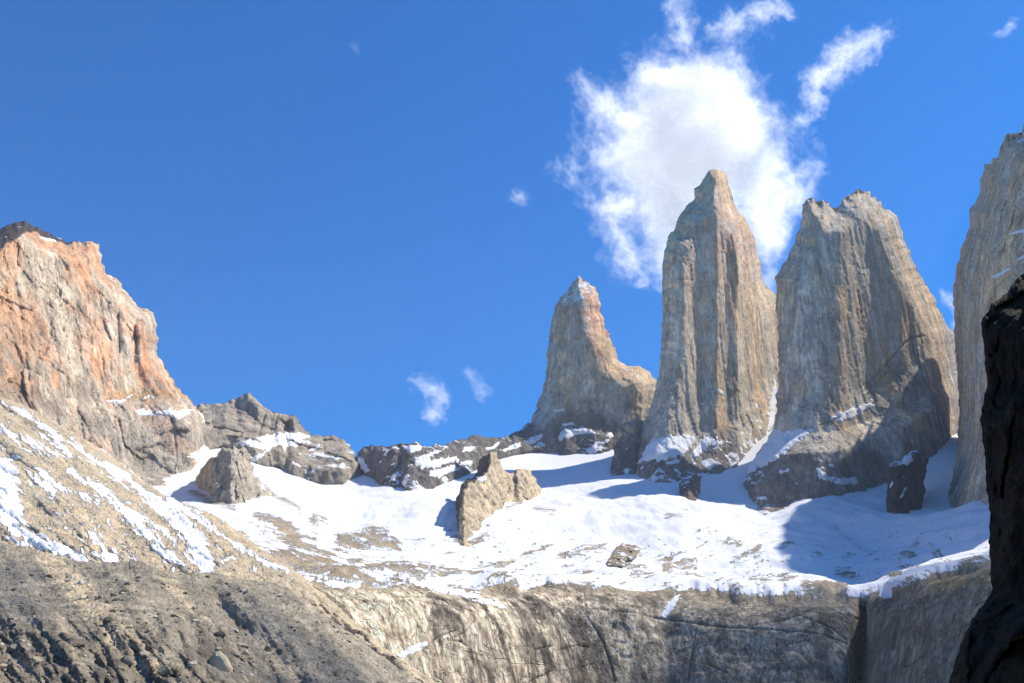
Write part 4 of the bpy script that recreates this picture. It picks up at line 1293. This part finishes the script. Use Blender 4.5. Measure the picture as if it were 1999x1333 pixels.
# ------------------------------------------------------------------ ground
gn = 60
ax = np.linspace(-1, 1, gn)
gx, gy = np.meshgrid(np.sign(ax) * np.abs(ax) ** 3 * 3400, np.sign(ax) * np.abs(ax) ** 3 * 3400)
gp = np.stack([gx, gy, fbm(np.stack([gx / 30, gy / 30, gx * 0], -1), 3, 5) * .15], -1)
idx = np.arange(gx.size).reshape(gx.shape)
gq = np.stack([idx[:-1, :-1], idx[:-1, 1:], idx[1:, 1:], idx[1:, :-1]], -1).reshape(-1, 4)
tag(make_mesh("ground", gp.reshape(-1, 3), gq, M_MORAINE, np.tile(C(.2, .18, .15), (gx.size, 1)), np.full(gx.size, -3.0)), kind='structure')


# ------------------------------------------------------------------ clouds
def cloud_mat(name, scale, soft, density):
    m = bpy.data.materials.new(name)
    m.use_nodes = True
    nt = m.node_tree
    nt.nodes.clear()
    out = nd(nt, "ShaderNodeOutputMaterial")
    tc = nd(nt, "ShaderNodeTexCoord").outputs["Object"]
    a = nd(nt, "ShaderNodeAttribute", attribute_name="snow").outputs["Fac"]
    n1 = noise_node(nt, tc, scale, 12, 0.58, None, 0.35)
    n2 = noise_node(nt, tc, scale * 3.3, 8, 0.65, None, 0.3)
    v = math_node(nt, 'ADD', a, math_node(nt, 'ADD', remap(nt, n1, 0.2, 0.8, -0.7, 0.7), remap(nt, n2, 0.2, 0.8, -0.35, 0.35)))
    al = math_node(nt, 'MULTIPLY', remap(nt, v, 0.0, soft, 0.0, 1.0, True), density)
    tr = nd(nt, "ShaderNodeBsdfTransparent")
    tl = nd(nt, "ShaderNodeBsdfTranslucent")
    tl.inputs[0].default_value = (.96, .96, .96, 1)
    df = nd(nt, "ShaderNodeBsdfDiffuse")
    df.inputs[0].default_value = (.96, .96, .96, 1)
    mx = nd(nt, "ShaderNodeMixShader")
    mx.inputs[0].default_value = 0.25
    nt.links.new(tl.outputs[0], mx.inputs[1])
    nt.links.new(df.outputs[0], mx.inputs[2])
    m2 = nd(nt, "ShaderNodeMixShader")
    nt.links.new(al, m2.inputs[0])
    nt.links.new(tr.outputs[0], m2.inputs[1])
    nt.links.new(mx.outputs[0], m2.inputs[2])
    nt.links.new(m2.outputs[0], out.inputs["Surface"])
    return m


def cloud(name, strokes, Yc, mat, edge_px, thick, sheets, label, group, step=6.0, cat="cloud"):
    """a bank of drifting vapour: stacked veils through its depth, each thinner towards its front and back"""
    xs = [p[0] for s in strokes for p in s]
    ys = [p[1] for s in strokes for p in s]
    rr = max(p[2] for s in strokes for p in s)
    gx, gy = np.meshgrid(np.arange(min(xs) - rr - 20, max(xs) + rr + 20, step), np.arange(min(ys) - rr - 20, max(ys) + rr + 20, step))
    f = stroke_field(gx, gy, strokes) / edge_px
    c = place(np.array(np.mean(xs)), np.array(np.mean(ys)), np.array(float(Yc)))
    view = c / np.linalg.norm(c)
    n = view + SUN
    n /= np.linalg.norm(n)
    r = place(gx, gy, np.ones_like(gx)) - np.array([0, 0, CAMZ])
    VV, QQ, AA, off = [], [], [], 0
    for k in range(sheets):
        u = (k / max(1, sheets - 1) * 2 - 1) if sheets > 1 else 0.0
        c0 = c + n * u * thick
        t = ((c0 - np.array([0, 0, CAMZ])) @ n) / (r @ n)
        p = r * t[..., None] + np.array([0, 0, CAMZ])
        a = np.clip(f, -2, 1.8) - .7 * u * u
        idx = np.arange(gx.size).reshape(gx.shape) + off
        q = np.stack([idx[:-1, :-1], idx[1:, :-1], idx[1:, 1:], idx[:-1, 1:]], -1)
        live = np.maximum.reduce([a[:-1, :-1], a[1:, :-1], a[1:, 1:], a[:-1, 1:]]) > -.72
        VV.append(p.reshape(-1, 3))
        QQ.append(q[live])
        AA.append(a.ravel())
        off += gx.size
    v, q, a = compact(np.concatenate(VV), np.concatenate(QQ), np.concatenate(AA))
    o = make_mesh(name, v, q, mat, None, a)
    tag(o, label, cat, group)
    return o


M_CLOUD = cloud_mat("cloud_vapour", 0.0042, 1.7, 0.8)
M_WISP = cloud_mat("thin_vapour", 0.008, 1.6, 0.5)
G = "clouds in the blue sky"
cloud("cloud", [[(1345, 190, 135), (1345, 290, 200), (1330, 400, 150), (1290, 490, 80), (1262, 540, 26)], [(1300, 165, 95), (1400, 190, 115), (1440, 300, 140), (1480, 370, 115), (1495, 470, 75), (1503, 545, 28)], [(1250, 290, 110), (1180, 320, 80), (1110, 330, 34)],
                [(1240, 250, 90), (1180, 200, 66), (1130, 145, 30)], [(1345, 120, 60), (1332, 50, 46), (1330, -40, 40)], [(1250, 390, 80), (1185, 415, 62), (1220, 480, 60), (1250, 530, 32)], [(1540, 350, 66), (1590, 322, 32)], [(1160, 370, 38), (1160, 450, 24)], [(1340, 110, 40), (1400, 70, 38), (1470, 50, 28)]],
      4600, M_CLOUD, 80, 150, 5, "large bright white cloud behind the summit of the tallest tower", G)
cloud("cloud", [[(1555, 245, 24), (1585, 215, 30), (1600, 150, 44), (1650, 110, 46), (1700, 80, 40), (1730, 60, 28)], [(1660, 60, 14), (1690, 70, 14)]], 4600, M_WISP, 40, 60, 4, "torn streak of thin cloud at the upper right, beside the large white cloud", G)
cloud("cloud", [[(1420, 40, 26), (1470, 25, 32), (1510, 15, 36), (1540, 30, 28)], [(1380, 60, 14), (1420, 40, 18)]], 4600, M_WISP, 36, 60, 4, "small white cloud touching the top edge above the large cloud", G)
cloud("cloud", [[(812, 746, 24), (842, 755, 32), (858, 785, 32), (845, 812, 26)]], 5200, M_WISP, 34, 50, 4, "small pale cloud low over the dark ridge, larger of the two there", G)
cloud("cloud", [[(900, 715, 12), (928, 742, 24), (945, 768, 20)]], 5200, M_WISP, 34, 40, 3, "faint thin wisp right beside the small pale cloud over the ridge", G)
cloud("cloud", [[(1003, 378, 16), (1024, 386, 19)]], 4600, M_WISP, 26, 40, 3, "tiny isolated puff of cloud to the left of the large white cloud", G)
cloud("cloud", [[(1835, 565, 14), (1852, 585, 18), (1862, 610, 16), (1870, 640, 14)]], 4600, M_WISP, 28, 50, 4, "scrap of cloud showing in the gap left of the right-hand tower", G)


# clouds outside the picture, up towards the sun: their shadows lie on the moraine and on the right of the cliff
def shade_cloud(name, strokes, away, edge_m, mat, sheets, gap):
    pts = [[tuple(v) for v in st] for st in strokes]
    e1 = np.cross(SUN, [0, 0, 1.0]); e1 /= np.linalg.norm(e1)
    e2 = np.cross(e1, SUN)
    st2 = [[(float(np.dot(w, e1)), float(np.dot(w, e2)), r) for w, r in st] for st in pts]
    us = [q[0] for st in st2 for q in st]; vs = [q[1] for st in st2 for q in st]
    along = np.mean([np.dot(w, SUN) for st in pts for w, r in st]) + away
    R = max(q[2] for st in st2 for q in st) + edge_m
    n = 130
    uu, vv = np.meshgrid(np.linspace(min(us) - R, max(us) + R, n), np.linspace(min(vs) - R, max(vs) + R, n))
    f = stroke_field(uu, vv, st2) / edge_m
    VV, QQ, AA = [], [], []
    idx = np.arange(uu.size).reshape(uu.shape)
    for k in range(sheets):
        u = k / max(1, sheets - 1) * 2 - 1
        VV.append((uu[..., None] * e1 + vv[..., None] * e2 + SUN * (along + u * gap)).reshape(-1, 3))
        a = np.clip(f, -2, 1.4) - .3 * u * u
        q = np.stack([idx[:-1, :-1], idx[1:, :-1], idx[1:, 1:], idx[:-1, 1:]], -1)
        QQ.append(q[np.maximum(a[:-1, :-1], a[1:, 1:]) > -.9] + k * uu.size)
        AA.append(a.ravel())
    v, q, a = compact(np.concatenate(VV), np.concatenate(QQ), np.concatenate(AA))
    tag(make_mesh(name, v, q, mat, None, a), kind='stuff')


def mor_pt(x, y, r):
    return place(np.array(float(x)), np.array(float(y)), MOR(x, y)), r


def flo_pt(x, y, r):
    return place(np.array(float(x)), np.array(float(y)), floor_depth(np.array(float(x)), np.array(float(y)))), r


cloud("cloud", [[(684, 84, 10), (694, 104, 11)]], 4600, M_WISP, 26, 30, 3, "faint lone wisp of cloud high in the blue left of the picture's middle", G)
cloud("cloud", [[(1935, 68, 9), (1965, 60, 13), (1978, 42, 11)]], 4600, M_WISP, 26, 30, 3, "faint wisp of cloud in the top right corner", G)


M_SHADE = cloud_mat("veil_vapour", 0.010, 2.2, 0.4)
shade_cloud("cloud", [[mor_pt(-60, 1110, 34), mor_pt(30, 1170, 26), mor_pt(110, 1260, 16), mor_pt(150, 1333, 14)], [mor_pt(340, 1180, 10), mor_pt(400, 1260, 16), mor_pt(430, 1333, 24)], [mor_pt(450, 1150, 16), mor_pt(540, 1230, 26), mor_pt(640, 1310, 26)], [mor_pt(560, 1330, 30), mor_pt(760, 1360, 18)], [mor_pt(560, 1165, 8), mor_pt(680, 1260, 10)], [mor_pt(265, 1120, 9), mor_pt(300, 1150, 8)]], 1500, 16.0, M_SHADE, 3, 10)
M_SHADE2 = cloud_mat("wide_veil_vapour", 0.006, 1.8, 0.38)
shade_cloud("cloud", [[flo_pt(1400, 1230, 70), flo_pt(1600, 1230, 110), flo_pt(1850, 1220, 120)], [flo_pt(1600, 1320, 100)], [flo_pt(1420, 1140, 40), flo_pt(1560, 1150, 30)]], 1800, 60.0, M_SHADE2, 3, 15)

# ------------------------------------------------------------------ the air of the valley
hz = bpy.data.materials.new("air")
hz.use_nodes = True
hz.node_tree.nodes.clear()
ho = hz.node_tree.nodes.new("ShaderNodeOutputMaterial")
hv = hz.node_tree.nodes.new("ShaderNodeVolumePrincipled")
hv.inputs["Color"].default_value = (0.80, 0.90, 1.0, 1)
hv.inputs["Density"].default_value = HAZE
hv.inputs["Anisotropy"].default_value = 0.0
hz.node_tree.links.new(hv.outputs[0], ho.inputs["Volume"])
bx0, bx1, by0, by1, bz0, bz1 = -3600, 3600, -3500, 3700, -2, 1480
hvx = np.array([(x, y, z) for z in (bz0, bz1) for y in (by0, by1) for x in (bx0, bx1)], float)
hq = np.array([(0, 2, 3, 1), (4, 5, 7, 6), (0, 1, 5, 4), (2, 6, 7, 3), (0, 4, 6, 2), (1, 3, 7, 5)])
tag(make_mesh("haze", hvx, hq, hz, smooth=False), kind='stuff')
